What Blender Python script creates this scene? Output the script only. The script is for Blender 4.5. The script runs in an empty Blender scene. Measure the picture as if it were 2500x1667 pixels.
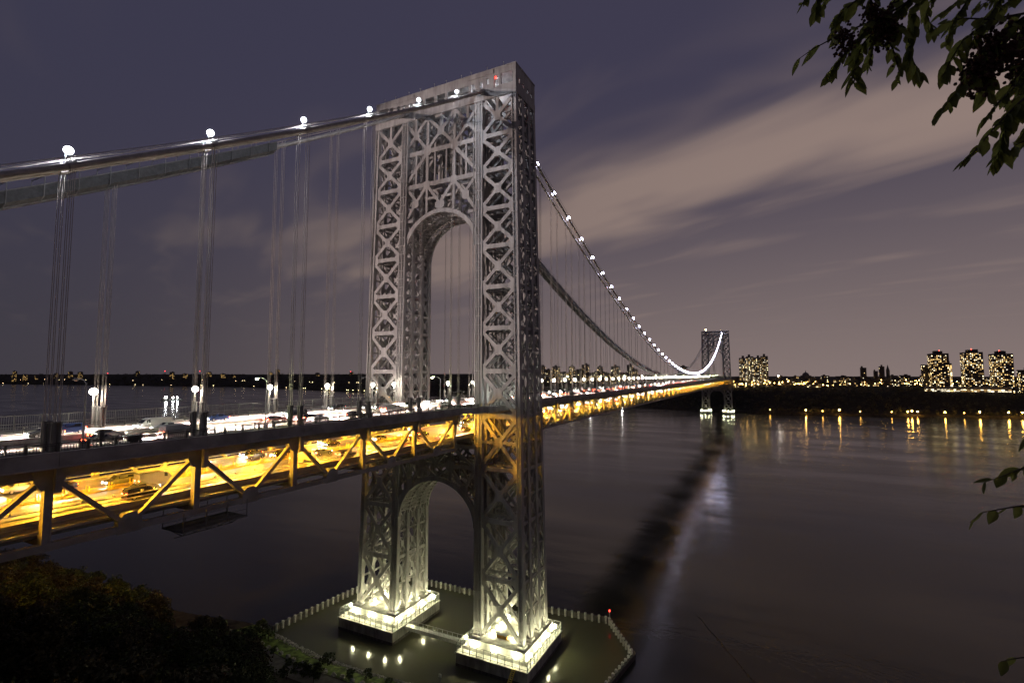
import bpy, math, random
from mathutils import Vector, Matrix
RAD = math.radians
rnd = random.Random(11)
sc = bpy.context.scene
COL = sc.collection

# ---------------------------------------------------------------- camera
CAM = Vector((-142.244, -95.583, 85.5))
YAW, PIT, FPX = 0.46850, 0.06744, 1211.47
cam = bpy.data.cameras.new('camera')
cam.sensor_width = 36.0
cam.lens = FPX * 36.0 / 2500.0
cam.clip_start = 0.1
cam.clip_end = 40000
camo = bpy.data.objects.new('camera', cam)
COL.objects.link(camo)
camo.location = CAM
camo.rotation_euler = (math.pi / 2 + PIT, 0, YAW - math.pi / 2)
sc.camera = camo
_F = Vector((math.cos(YAW) * math.cos(PIT), math.sin(YAW) * math.cos(PIT), math.sin(PIT)))
_R = Vector((math.sin(YAW), -math.cos(YAW), 0))
_U = _R.cross(_F)


def at(px, py, depth):
    """world point seen at a photograph pixel, at a distance along the view"""
    return CAM + (_F + _R * ((px - 1250) / FPX) - _U * ((py - 833.5) / FPX)) * depth


def project(P):
    d = Vector(P) - CAM
    z = d.dot(_F)
    return 1250 + FPX * d.dot(_R) / z, 833.5 - FPX * d.dot(_U) / z, z


# ---------------------------------------------------------------- view
vs = sc.view_settings
sc.display_settings.display_device = 'sRGB'
vs.view_transform = 'Standard'
vs.look = 'None'
vs.exposure = 0.0
vs.gamma = 1.0
vs.use_curve_mapping = False
sc.cycles.max_bounces = 6
sc.cycles.diffuse_bounces = 3
sc.cycles.glossy_bounces = 3
sc.cycles.transmission_bounces = 2
sc.cycles.sample_clamp_indirect = 6.0
sc.cycles.caustics_reflective = False
sc.cycles.caustics_refractive = False

# ---------------------------------------------------------------- night sky
world = bpy.data.worlds.new('World')
sc.world = world
world.use_nodes = True
nt = world.node_tree
nt.nodes.clear()


def N(t, kind, **kw):
    n = t.nodes.new(kind)
    for k, v in kw.items():
        setattr(n, k, v)
    return n


def mth(t, op, a, b=None, c=None, clamp=False):
    n = t.nodes.new('ShaderNodeMath')
    n.operation = op
    n.use_clamp = clamp
    for i, v in enumerate((a, b, c)):
        if v is None:
            continue
        if isinstance(v, (int, float)):
            n.inputs[i].default_value = v
        else:
            t.links.new(v, n.inputs[i])
    return n.outputs[0]


def smooth(t, v, lo, hi):
    n = t.nodes.new('ShaderNodeMapRange')
    n.interpolation_type = 'SMOOTHSTEP'
    t.links.new(v, n.inputs[0])
    n.inputs[1].default_value = lo
    n.inputs[2].default_value = hi
    return n.outputs[0]


def mixc(t, f, a, b):
    n = t.nodes.new('ShaderNodeMix')
    n.data_type = 'RGBA'
    for i, v in ((0, f), (6, a), (7, b)):
        if isinstance(v, (int, float)):
            n.inputs[i].default_value = v
        elif isinstance(v, tuple):
            n.inputs[i].default_value = (*v, 1)
        else:
            t.links.new(v, n.inputs[i])
    return n.outputs[2]


tc = N(nt, 'ShaderNodeTexCoord')
sep = N(nt, 'ShaderNodeSeparateXYZ')
nt.links.new(tc.outputs['Generated'], sep.inputs[0])
dx, dy, dz = sep.outputs
dzc = mth(nt, 'MAXIMUM', dz, 0.0)
# glow of the city low in the east and south-east, darker towards the north
az = mth(nt, 'ADD', mth(nt, 'MULTIPLY', dx, math.cos(RAD(-28))), mth(nt, 'MULTIPLY', dy, math.sin(RAD(-28))))
azf = smooth(nt, az, -0.25, 1.0)
hor = mixc(nt, azf, (0.052, 0.046, 0.056), (0.248, 0.190, 0.176))
zen = mixc(nt, azf, (0.043, 0.041, 0.072), (0.050, 0.045, 0.078))
elf = mth(nt, 'POWER', mth(nt, 'SUBTRACT', 1.0, smooth(nt, dzc, -0.10, 0.62)), 1.6)
base = mixc(nt, elf, zen, hor)
# cloud sheet: the direction projected on to a flat layer overhead
den = mth(nt, 'ADD', dzc, 0.08)
px_ = mth(nt, 'DIVIDE', dx, den)
py_ = mth(nt, 'DIVIDE', dy, den)
comb = N(nt, 'ShaderNodeCombineXYZ')
nt.links.new(mth(nt, 'MULTIPLY', mth(nt, 'SUBTRACT', px_, mth(nt, 'MULTIPLY', py_, 0.36)), 2.1), comb.inputs[0])
nt.links.new(mth(nt, 'MULTIPLY', py_, 0.9), comb.inputs[1])
n1 = N(nt, 'ShaderNodeTexNoise')
n1.inputs['Scale'].default_value = 1.3
n1.inputs['Detail'].default_value = 2.6
n1.inputs['Roughness'].default_value = 0.50
n1.inputs['Distortion'].default_value = 0.35
nt.links.new(comb.outputs[0], n1.inputs['Vector'])
q = mth(nt, 'SUBTRACT', mth(nt, 'SUBTRACT', px_, mth(nt, 'MULTIPLY', py_, 0.36)), 2.05)
q = mth(nt, 'DIVIDE', q, 0.42)
band = mth(nt, 'POWER', 2.718, mth(nt, 'MULTIPLY', mth(nt, 'MULTIPLY', q, q), -1.0))
band = mth(nt, 'MULTIPLY', band, smooth(nt, py_, 4.0, 0.9))
pa = mth(nt, 'DIVIDE', mth(nt, 'SUBTRACT', px_, 2.15), 0.55)
pb = mth(nt, 'DIVIDE', mth(nt, 'SUBTRACT', py_, 2.2), 0.8)
patch = mth(nt, 'POWER', 2.718, mth(nt, 'MULTIPLY', mth(nt, 'ADD', mth(nt, 'MULTIPLY', pa, pa), mth(nt, 'MULTIPLY', pb, pb)), -1.0))
cl = mth(nt, 'ADD', mth(nt, 'ADD', mth(nt, 'MULTIPLY', n1.outputs[0], 1.15), mth(nt, 'MULTIPLY', band, 0.58)), mth(nt, 'MULTIPLY', patch, 0.42))
clf = smooth(nt, cl, 0.58, 1.24)
clf = mth(nt, 'MULTIPLY', clf, smooth(nt, dzc, 0.03, 0.16))
clf = mth(nt, 'MULTIPLY', clf, smooth(nt, dzc, 0.72, 0.36))
clc = mixc(nt, azf, (0.130, 0.102, 0.098), (0.295, 0.216, 0.189))
skyc = mixc(nt, mth(nt, 'MULTIPLY', clf, 0.92), base, clc)
bg = N(nt, 'ShaderNodeBackground')
bg.inputs['Strength'].default_value = 1.0
nt.links.new(skyc, bg.inputs['Color'])
wo = N(nt, 'ShaderNodeOutputWorld')
nt.links.new(bg.outputs[0], wo.inputs['Surface'])

# ---------------------------------------------------------------- materials
MAT = {}


def pbr(name, col, rough=0.6, metal=0.0, spec=0.5, var=0.25, scale=0.6, stretch=(1, 1, 1), bump=0.0, col2=None):
    if name in MAT:
        return MAT[name]
    m = bpy.data.materials.new(name)
    m.use_nodes = True
    t = m.node_tree
    b = t.nodes['Principled BSDF']
    b.inputs['Roughness'].default_value = rough
    b.inputs['Metallic'].default_value = metal
    b.inputs['Specular IOR Level'].default_value = spec
    c = N(t, 'ShaderNodeTexCoord')
    mp = N(t, 'ShaderNodeMapping')
    mp.inputs['Scale'].default_value = stretch
    t.links.new(c.outputs['Object'], mp.inputs[0])
    nz = N(t, 'ShaderNodeTexNoise')
    nz.inputs['Scale'].default_value = scale
    nz.inputs['Detail'].default_value = 5
    nz.inputs['Roughness'].default_value = 0.62
    t.links.new(mp.outputs[0], nz.inputs['Vector'])
    lo = tuple(x * (1 - var) for x in col)
    hi = col2 if col2 else tuple(min(1, x * (1 + var)) for x in col)
    o = mixc(t, smooth(t, nz.outputs[0], 0.34, 0.68), lo, hi)
    t.links.new(o, b.inputs['Base Color'])
    if bump:
        bp = N(t, 'ShaderNodeBump')
        bp.inputs['Strength'].default_value = bump
        bp.inputs['Distance'].default_value = 0.1
        t.links.new(nz.outputs[0], bp.inputs['Height'])
        t.links.new(bp.outputs[0], b.inputs['Normal'])
    MAT[name] = m
    return m


def emit(name, col, strength, sample=True):
    if name in MAT:
        return MAT[name]
    m = bpy.data.materials.new(name)
    m.use_nodes = True
    t = m.node_tree
    t.nodes.clear()
    e = N(t, 'ShaderNodeEmission')
    e.inputs[0].default_value = (*col, 1)
    e.inputs[1].default_value = strength
    o = N(t, 'ShaderNodeOutputMaterial')
    t.links.new(e.outputs[0], o.inputs[0])
    m.cycles.emission_sampling = 'FRONT_BACK' if sample else 'NONE'
    MAT[name] = m
    return m


STEEL = pbr('grey_painted_steel', (0.40, 0.38, 0.37), 0.55, 0, 0.4, 0.30, 0.55, (1, 1, 0.16), 0.12, col2=(0.43, 0.415, 0.40))
STEEL_DK = pbr('dark_weathered_steel', (0.17, 0.165, 0.16), 0.6, 0, 0.4, 0.3, 0.5, (1, 1, 0.2))
DECKSTEEL = pbr('deck_painted_steel', (0.30, 0.285, 0.275), 0.6, 0, 0.35, 0.25, 0.45, (0.5, 1, 0.6))
CABLE = pbr('cable_wrapping', (0.42, 0.385, 0.35), 0.5, 0.2, 0.5, 0.15, 1.0)
ROPE = pbr('galvanised_rope', (0.44, 0.39, 0.35), 0.5, 0.3, 0.5, 0.15, 2.0)
RAILPAINT = pbr('dark_railing_paint', (0.05, 0.05, 0.05), 0.5, 0, 0.5, 0.3, 2.0)
GALV = pbr('galvanised_steel', (0.48, 0.48, 0.47), 0.45, 0.4, 0.5, 0.15, 2.0)
ASPH = pbr('worn_light_streak_asphalt', (0.16, 0.152, 0.148), 0.40, 0, 0.5, 0.50, 0.8, (0.06, 1.6, 1), 0.1)  # wear drawn in lengthwise streaks, their contrast raised to suggest traffic light trails
PAINT = pbr('road_paint', (0.75, 0.74, 0.70), 0.5, 0, 0.5, 0.2, 1.5)
CONC = pbr('pier_concrete', (0.33, 0.32, 0.29), 0.85, 0, 0.3, 0.35, 0.4, (1, 1, 0.25), 0.3)
SIDEW = pbr('pavement_concrete', (0.24, 0.235, 0.22), 0.8, 0, 0.3, 0.25, 0.5, (1, 1, 1), 0.1)
CAPM = pbr('pale_pile_cap', (0.55, 0.54, 0.50), 0.7, 0, 0.3, 0.25, 1.5)
TIMBER = pbr('weathered_timber', (0.09, 0.08, 0.07), 0.8, 0, 0.3, 0.4, 1.2, (1, 1, 0.2), 0.3)
YELLOW = pbr('yellow_paint', (0.62, 0.48, 0.06), 0.5, 0, 0.4, 0.2, 1.5)
TYRE = pbr('tyre_rubber', (0.02, 0.02, 0.02), 0.8, 0, 0.3, 0.2, 3)
RIMM = pbr('wheel_rim', (0.45, 0.45, 0.46), 0.35, 0.8, 0.5, 0.1, 3)
GLASSM = pbr('dark_window_glass', (0.02, 0.022, 0.025), 0.08, 0, 0.6, 0.1, 1)
BARK = pbr('bark', (0.06, 0.045, 0.035), 0.9, 0, 0.2, 0.4, 3.0, (1, 1, 0.3), 0.4)
ROCK = pbr('riprap_stone', (0.27, 0.26, 0.235), 0.85, 0, 0.3, 0.45, 0.7, (1, 1, 1), 0.5)
GRASSM = pbr('short_grass', (0.075, 0.115, 0.025), 0.9, 0, 0.2, 0.5, 0.5, col2=(0.16, 0.23, 0.045))
PATHM = pbr('path_asphalt', (0.10, 0.095, 0.085), 0.85, 0, 0.3, 0.3, 0.5)
BRICKDK = pbr('dark_brick_facade', (0.10, 0.085, 0.078), 0.85, 0, 0.3, 0.25, 0.05)
STONEDK = pbr('grey_facade', (0.14, 0.13, 0.125), 0.85, 0, 0.3, 0.25, 0.05)
LAMPGREY = pbr('lamp_housing', (0.25, 0.25, 0.25), 0.5, 0.3, 0.5, 0.1, 3)

E_CABLE = emit('cable_lamp_glow', (0.80, 0.83, 1.0), 230)
E_NEARCABLE = emit('near_cable_globe_glow', (0.86, 0.90, 1.0), 6, False)
E_NEARSTREET = emit('near_street_globe_glow', (1.0, 0.93, 0.80), 6, False)
E_SPAN = emit('main_span_lamp_glow', (0.74, 0.72, 1.0), 48)
E_STREET = emit('street_lamp_glow', (1.0, 0.90, 0.74), 75)
E_GREEN = emit('greenish_lamp_glow', (0.90, 1.0, 0.50), 1000)
E_SODIUM = emit('sodium_fixture_glow', (1.0, 0.46, 0.022), 4600)
E_FLOOD = emit('floodlight_glow', (1.0, 0.97, 0.58), 210)
E_INNER = emit('inner_pier_lamp_glow', (1.0, 0.97, 0.58), 400)
E_DECKFLOOD = emit('white_worklight_glow', (0.95, 1.0, 0.9), 170)
E_HEAD = emit('headlight_glow', (1.0, 0.93, 0.82), 260)
E_TAIL = emit('taillight_glow', (1.0, 0.06, 0.02), 70)
E_WARM = emit('lit_window_warm', (1.0, 0.66, 0.24), 2.3, False)
E_WHITE = emit('lit_window_white', (1.0, 0.86, 0.60), 2.2, False)
E_ORANGE = emit('orange_park_lamp_glow', (1.0, 0.50, 0.08), 260)
E_CITY = emit('city_lamp_glow', (1.0, 0.56, 0.14), 36)
E_RED = emit('red_beacon_glow', (1.0, 0.03, 0.02), 18)
E_DIM = emit('lit_window_dim', (1.0, 0.60, 0.22), 0.7, False)
E_BRIGHT = emit('lit_window_bright', (1.0, 0.80, 0.42), 6.0, False)
E_HILL = emit('hill_window_glow', (1.0, 0.62, 0.2), 1.5, False)
FENCEM = pbr('dull_fence_wire', (0.075, 0.075, 0.07), 0.6, 0.2, 0.4, 0.2, 2.0)
E_SHIP = emit('ship_lamp_glow', (0.95, 0.98, 1.0), 200)


# ---------------------------------------------------------------- mesh helpers
class MB:
    def __init__(s):
        s.v = []
        s.f = []

    def add(s, vs_, fs):
        o = len(s.v)
        s.v.extend(Vector(x) for x in vs_)
        s.f.extend(tuple(o + i for i in f) for f in fs)
        return s

    def box(s, x0, x1, y0, y1, z0, z1):
        return s.add([(x0, y0, z0), (x1, y0, z0), (x1, y1, z0), (x0, y1, z0), (x0, y0, z1), (x1, y0, z1), (x1, y1, z1), (x0, y1, z1)],
                     [(0, 3, 2, 1), (4, 5, 6, 7), (0, 1, 5, 4), (1, 2, 6, 5), (2, 3, 7, 6), (3, 0, 4, 7)])

    def beam(s, p, q, w, h, up=(0, 0, 1)):
        p = Vector(p)
        q = Vector(q)
        d = (q - p).normalized()
        u = Vector(up)
        if abs(d.dot(u)) > 0.999:
            u = Vector((1, 0, 0))
        a = d.cross(u).normalized()
        b = a.cross(d)
        a = a * (w / 2)
        b = b * (h / 2)
        return s.add([p - a - b, p + a - b, p + a + b, p - a + b, q - a - b, q + a - b, q + a + b, q - a + b],
                     [(0, 1, 2, 3), (7, 6, 5, 4), (0, 4, 5, 1), (1, 5, 6, 2), (2, 6, 7, 3), (3, 7, 4, 0)])

    def tube(s, pts, r, n=6, caps=True):
        rings = []
        pts = [Vector(p) for p in pts]
        rr = r if isinstance(r, (list, tuple)) else [r] * len(pts)
        for i, p in enumerate(pts):
            d = (pts[min(i + 1, len(pts) - 1)] - pts[max(i - 1, 0)]).normalized()
            u = Vector((0, 0, 1)) if abs(d.z) < 0.95 else Vector((1, 0, 0))
            a = d.cross(u).normalized()
            b = a.cross(d)
            rings.append([p + (a * math.cos(2 * math.pi * k / n) + b * math.sin(2 * math.pi * k / n)) * rr[i] for k in range(n)])
        vs_ = [x for rg in rings for x in rg]
        fs = []
        for i in range(len(pts) - 1):
            for k in range(n):
                k2 = (k + 1) % n
                fs.append((i * n + k, (i + 1) * n + k, (i + 1) * n + k2, i * n + k2))
        if caps:
            fs.append(tuple(range(n)))
            fs.append(tuple(reversed(range((len(pts) - 1) * n, len(pts) * n))))
        return s.add(vs_, fs)

    def prism(s, poly, nrm):
        n = len(poly)
        nrm = Vector(nrm)
        a = [Vector(p) - nrm / 2 for p in poly]
        b = [Vector(p) + nrm / 2 for p in poly]
        fs = [tuple(reversed(range(n))), tuple(range(n, 2 * n))]
        for i in range(n):
            j = (i + 1) % n
            fs.append((i, j, n + j, n + i))
        return s.add(a + b, fs)

    def sphere(s, c, r, nu=8, nv=6, sz=1.0):
        c = Vector(c)
        vs_ = [c + Vector((0, 0, r * sz))]
        for j in range(1, nv):
            t = math.pi * j / nv
            for i in range(nu):
                p = 2 * math.pi * i / nu
                vs_.append(c + Vector((r * math.sin(t) * math.cos(p), r * math.sin(t) * math.sin(p), r * sz * math.cos(t))))
        vs_.append(c - Vector((0, 0, r * sz)))
        fs = []
        L = len(vs_) - 1
        for i in range(nu):
            i2 = (i + 1) % nu
            fs.append((0, 1 + i, 1 + i2))
            for j in range(nv - 2):
                a = 1 + j * nu
                fs.append((a + i, a + nu + i, a + nu + i2, a + i2))
            a = 1 + (nv - 2) * nu
            fs.append((a + i, L, a + i2))
        return s.add(vs_, fs)

    def mesh(s, name, mat, off=(0, 0, 0), smooth_=False):
        off = Vector(off)
        me = bpy.data.meshes.new(name)
        me.from_pydata([tuple(v - off) for v in s.v], [], s.f)
        me.materials.append(mat)
        if smooth_:
            me.polygons.foreach_set('use_smooth', [True] * len(me.polygons))
        return me


ORG = {}
KIDS = {}


def tag(o, label=None, cat=None, group=None, kind=None):
    for k, v in (('label', label), ('category', cat), ('group', group), ('kind', kind)):
        if v is not None:
            o[k] = v
    return o


def thing(name, loc, label, cat, group=None):
    o = bpy.data.objects.new(name, None)
    o.empty_display_size = 0.2
    COL.objects.link(o)
    o.location = loc
    ORG[o.name] = Vector(loc)
    return tag(o, label, cat, group)


def part(name, mb, mat, parent, kind=None, smooth_=False, label=None):
    me = mb.mesh(name, mat, ORG[parent.name], smooth_)
    o = bpy.data.objects.new(name, me)
    COL.objects.link(o)
    o.parent = parent
    KIDS.setdefault(parent.name, []).append(o)
    ORG[o.name] = ORG[parent.name]
    return tag(o, label, kind=kind)


def solo(name, mb, mat, label=None, cat=None, group=None, kind=None, smooth_=False, loc=None):
    if loc is None:
        xs = [v.x for v in mb.v]
        ys = [v.y for v in mb.v]
        loc = ((min(xs) + max(xs)) / 2, (min(ys) + max(ys)) / 2, min(v.z for v in mb.v))
    me = mb.mesh(name, mat, loc, smooth_)
    o = bpy.data.objects.new(name, me)
    o.location = loc
    COL.objects.link(o)
    ORG[o.name] = Vector(loc)
    return tag(o, label, cat, group, kind)



def kids(o):
    return KIDS.get(o.name, ())


def dup(o, loc, label=None, rz=None, parent=None):
    c = o.copy()
    COL.objects.link(c)
    if parent is None:
        c.location = loc
        if rz is not None:
            c.rotation_euler = (0, 0, rz)
        if label:
            c['label'] = label
    else:
        c.parent = parent
    for k in kids(o):
        dup(k, None, parent=c)
    return c


WORDS = ['zeroth', 'first', 'second', 'third', 'fourth', 'fifth', 'sixth', 'seventh', 'eighth', 'ninth', 'tenth', 'eleventh', 'twelfth',
         'thirteenth', 'fourteenth', 'fifteenth', 'sixteenth', 'seventeenth', 'eighteenth', 'nineteenth', 'twentieth']


def nth(n):
    if n <= 20:
        return WORDS[n]
    s = {1: 'st', 2: 'nd', 3: 'rd'}.get(n % 10, 'th') if n % 100 not in (11, 12, 13) else 'th'
    return f'{n}{s}'


SPAN = 1066.8
PANEL = 18.288
XT = 20.7


def cable_z(x):
    if x <= 0:
        return 182.5 + 0.683 * x + 0.00052 * x * x
    if x <= SPAN:
        return 84.8 + 97.7 * ((x - SPAN / 2) / (SPAN / 2)) ** 2
    u = SPAN - x
    return 182.5 + 0.683 * u + 0.00052 * u * u
# ---------------------------------------------------------------- water, land
def water_mat(nm='river_water', base_col=(0.034, 0.034, 0.024, 1), r0=0.12, r1=0.10):
    m = bpy.data.materials.new(nm)
    m.use_nodes = True
    t = m.node_tree
    b = t.nodes['Principled BSDF']
    b.inputs['Base Color'].default_value = base_col
    b.inputs['IOR'].default_value = 1.33
    b.inputs['Roughness'].default_value = 0.16
    c = N(t, 'ShaderNodeTexCoord')
    # gentle swell, drawn out across the current, smoothed as a long exposure smooths it
    hs = []
    for scl, st, rot in ((0.022, (1.0, 0.30, 1), 0.5), (0.11, (1.0, 0.45, 1), 0.9), (0.6, (1, 0.8, 1), 0.2)):
        mp = N(t, 'ShaderNodeMapping')
        mp.inputs['Scale'].default_value = st
        mp.inputs['Rotation'].default_value = (0, 0, rot)
        t.links.new(c.outputs['Object'], mp.inputs[0])
        nz = N(t, 'ShaderNodeTexNoise')
        nz.inputs['Scale'].default_value = scl
        nz.inputs['Detail'].default_value = 3
        t.links.new(mp.outputs[0], nz.inputs['Vector'])
        hs.append(nz.outputs[0])
    h = mth(t, 'ADD', mth(t, 'MULTIPLY', hs[0], 0.5), mth(t, 'ADD', mth(t, 'MULTIPLY', hs[1], 0.08), mth(t, 'MULTIPLY', hs[2], 0.03)))
    bp = N(t, 'ShaderNodeBump')
    bp.inputs['Strength'].default_value = 1.0
    bp.inputs['Distance'].default_value = 1.0
    t.links.new(h, bp.inputs['Height'])
    t.links.new(bp.outputs[0], b.inputs['Normal'])
    t.links.new(mth(t, 'ADD', r0, mth(t, 'MULTIPLY', smooth(t, hs[0], 0.35, 0.65), r1)), b.inputs['Roughness'])
    return m


mb = MB()
mb.add([(-600, -9000, 0), (16000, -9000, 0), (16000, 16000, 0), (-600, 16000, 0)], [(0, 1, 2, 3)])
solo('river_water', mb, water_mat(), kind='structure', loc=(0, 0, 0))


def hsh(i, j):
    return (math.sin(i * 12.9898 + j * 78.233) * 43758.5453) % 1.0


def vnoise(x, y):
    i, j = math.floor(x), math.floor(y)
    u, v = x - i, y - j
    u, v = u * u * (3 - 2 * u), v * v * (3 - 2 * v)
    return (hsh(i, j) * (1 - u) + hsh(i + 1, j) * u) * (1 - v) + (hsh(i, j + 1) * (1 - u) + hsh(i + 1, j + 1) * u) * v


def lerp_list(L, s):
    if s <= L[0][0]:
        return L[0][1]
    for (a, b), (c, d) in zip(L, L[1:]):
        if s <= c:
            return b + (d - b) * (s - a) / (c - a)
    return L[-1][1]


def shore_x(y):
    return lerp_list([(-400, -60), (-120, -34), (-60, -29), (-10, -26.4), (8, -28.2), (27, -28.6), (50, -25.8), (62, -24), (90, -30), (160, -36), (1500, -120)], y)


NJ = [(-30, -4), (-3, -2.0), (0, 0.0), (2.5, 1.7), (4, 2.2), (9, 3.0), (10, 3.1), (16, 3.4), (20, 4.5), (30, 9), (60, 24), (92, 42), (104, 52), (112.2, 82.0), (116, 83.6), (140, 84.2), (700, 88)]


def nj_h(x, y):
    s = shore_x(y) - x
    h = lerp_list(NJ, s)
    if s > 20:
        h += (vnoise(x * 0.09, y * 0.09) - 0.5) * min(5, (s - 20) * 0.2) * (0.15 if s > 108 else 1)
    return h


def grid_mesh(xs, ys, fn):
    mb_ = MB()
    nx, ny = len(xs), len(ys)
    vs_ = [(x, y, fn(x, y)) for y in ys for x in xs]
    fs = [(j * nx + i, j * nx + i + 1, (j + 1) * nx + i + 1, (j + 1) * nx + i) for j in range(ny - 1) for i in range(nx - 1)]
    return mb_.add(vs_, fs)


FORESTFLOOR = pbr('forest_floor', (0.045, 0.04, 0.028), 0.95, 0, 0.1, 0.4, 0.3, bump=0.4)
ss = [-30, -12, -3, 0, 1.2, 2.5, 4, 6.5, 9, 10, 13, 16, 20, 25, 30, 36, 42, 48, 54, 60, 68, 76, 84, 92, 98, 104, 108, 112.2, 114, 116, 125, 140, 170, 220, 300, 420, 600]
ys = [-700, -500, -350, -260] + [-200 + 6 * i for i in range(72)] + [250, 300, 380, 480, 620, 800, 1100, 1500]
mb = MB()
nx = len(ss)
vs_ = []
for y in ys:
    for s in ss:
        x = shore_x(y) - s
        vs_.append((x, y, nj_h(x, y)))
mb.add(vs_, [(j * nx + i + 1, j * nx + i, (j + 1) * nx + i, (j + 1) * nx + i + 1) for j in range(len(ys) - 1) for i in range(nx - 1)])
solo('hillside', mb, FORESTFLOOR, kind='structure', smooth_=True, loc=(0, 0, 0))


def strip(name, s0, s1, y0, y1, mat, lift, wob=0.0):
    m_ = MB()
    L = []
    n = int((y1 - y0) / 2)
    for k in range(n + 1):
        y = y0 + (y1 - y0) * k / n
        for j in range(5):
            s = s0 + (s1 - s0) * j / 4 + wob * (vnoise(y * 0.3, j) - 0.5)
            x = shore_x(y) - s
            L.append((x, y, nj_h(x, y) + lift))
    m_.add(L, [(k * 5 + j + 1, k * 5 + j, (k + 1) * 5 + j, (k + 1) * 5 + j + 1) for k in range(n) for j in range(4)])
    return solo(name, m_, mat, kind='structure', smooth_=True, loc=(0, 0, 0))


strip('grass_bank', 3.0, 9.6, -60, 60, GRASSM, 0.06, 0.8)
strip('shore_path', 10.0, 15.5, -60, 75, PATHM, 0.08)


def rock_mb(r, seed, squash=0.7):
    g = random.Random(seed)
    m_ = MB()
    m_.sphere((0, 0, 0), 1.0, 7, 5)
    for v in m_.v:
        k = r * (0.72 + 0.5 * g.random())
        v.x *= k
        v.y *= k
        v.z *= k * squash
    return m_


# riprap along the water's edge: nobody could count it
rip = MB()
stones = [rock_mb(1, 100 + i) for i in range(8)]
for k in range(1500):
    y = rnd.uniform(-50, 58)
    s = rnd.gauss(1.6, 1.3)
    if s < -1.2 or s > 4.2:
        continue
    x = shore_x(y) - s
    r = rnd.uniform(0.16, 0.42) * (1.35 if s < 1 else 1)
    a = rnd.uniform(0, 6.28)
    st = stones[rnd.randrange(8)]
    ca, sa = math.cos(a), math.sin(a)
    rip.add([(x + r * (v.x * ca - v.y * sa), y + r * (v.x * sa + v.y * ca), nj_h(x, y) + r * (v.z + 0.25)) for v in st.v], st.f)
solo('riprap_stones', rip, ROCK, 'pale broken riprap stones along the foot of the grass bank', 'riprap', kind='stuff', loc=(0, 0, 0))

# boulders set in a row between the grass and the path
bm_ = [rock_mb(1.0, 300 + i, 0.75).mesh('boulder', ROCK) for i in range(4)]
by = [(44 - 3.15 * i) for i in range(17)]
for i, y in enumerate(by):
    y += rnd.uniform(-0.5, 0.5)
    x = shore_x(y) - 8.9 + rnd.uniform(-0.4, 0.4)
    o = bpy.data.objects.new('boulder', bm_[i % 4])
    k = rnd.uniform(0.62, 0.95)
    o.scale = (k, k, k * 1.15)
    o.rotation_euler = (0, 0, rnd.uniform(0, 6))
    o.location = (x, y, nj_h(x, y) + 0.35)
    COL.objects.link(o)
    tag(o, f'{nth(i + 1)} grey boulder from the river end of the row edging the shore path', 'boulder', 'boulders edging the shore path')


# far shore: Manhattan and the hills up the river
NYS = [(-9000, 2900), (-2500, 1560), (-1000, 1268), (-548, 1187), (-417, 1163), (-273, 1124), (-81, 1089), (100, 1142), (280, 1236), (1200, 1560), (3166, 2144), (5066, 1979), (8000, 1700), (16000, 1500)]


def ny_shore(y):
    return lerp_list(NYS, y)


def ny_h(x, y):
    s = x - ny_shore(y)
    flat = [(-60, -6), (0, 0), (3, 2.5), (40, 5.0), (75, 9), (170, 42), (260, 50), (500, 52), (3000, 60), (9000, 70)]
    hill = [(-60, -6), (0, 0), (10, 3), (100, 14), (400, 58), (700, 82), (1500, 90), (9000, 100)]
    k = max(0, min(1, (y - 500) / 1500))
    h = lerp_list(flat, s) * (1 - k) + lerp_list(hill, s) * k
    if s > 60:
        h += (vnoise(x * 0.004, y * 0.004) - 0.5) * 16 * max(k, 0.12) * min(1, s / 400)
        h += (vnoise(x * 0.012 + 7, y * 0.012) - 0.5) * 7 * min(1, s / 300)
    return h


sx_ = [-60, -20, 0, 3, 15, 40, 60, 75, 95, 120, 145, 170, 200, 230, 260, 320, 400, 500, 600, 700, 900, 1200, 1600, 2200, 3000, 4500, 7000]
yy = [-9000, -6000, -4000, -2500, -1800, -1400] + [-1100 + 50 * i for i in range(34)] + [620 + 120 * i for i in range(20)] + [3100 + 250 * i for i in range(24)] + [10000, 12000, 16000]
mb = MB()
nx = len(sx_)
mb.add([(ny_shore(y) + s, y, ny_h(ny_shore(y) + s, y)) for y in yy for s in sx_],
       [(j * nx + i, j * nx + i + 1, (j + 1) * nx + i + 1, (j + 1) * nx + i) for j in range(len(yy) - 1) for i in range(nx - 1)])
solo('far_shore_hills', mb, FORESTFLOOR, kind='structure', smooth_=True, loc=(0, 0, 0))
# ---------------------------------------------------------------- bridge towers
ZB, ZT = 7.0, 184.0


def TT(z):
    return (z - 7.0) / 177.0


def TD(z):
    return 8.82 - 1.58 * TT(z)


def TA(z):
    return 15.0 - 1.27 * TT(z)


def TB(z):
    return 31.86 - 3.41 * TT(z)


LV = [7.2, 24.5, 41.4, 56.9, 72.9, 86.7, 100.1, 113.1, 126.1, 138.4, 150.9, 162.4, 174.7]
IX = (-1.0, -0.36, 0.36, 1.0)


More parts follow.
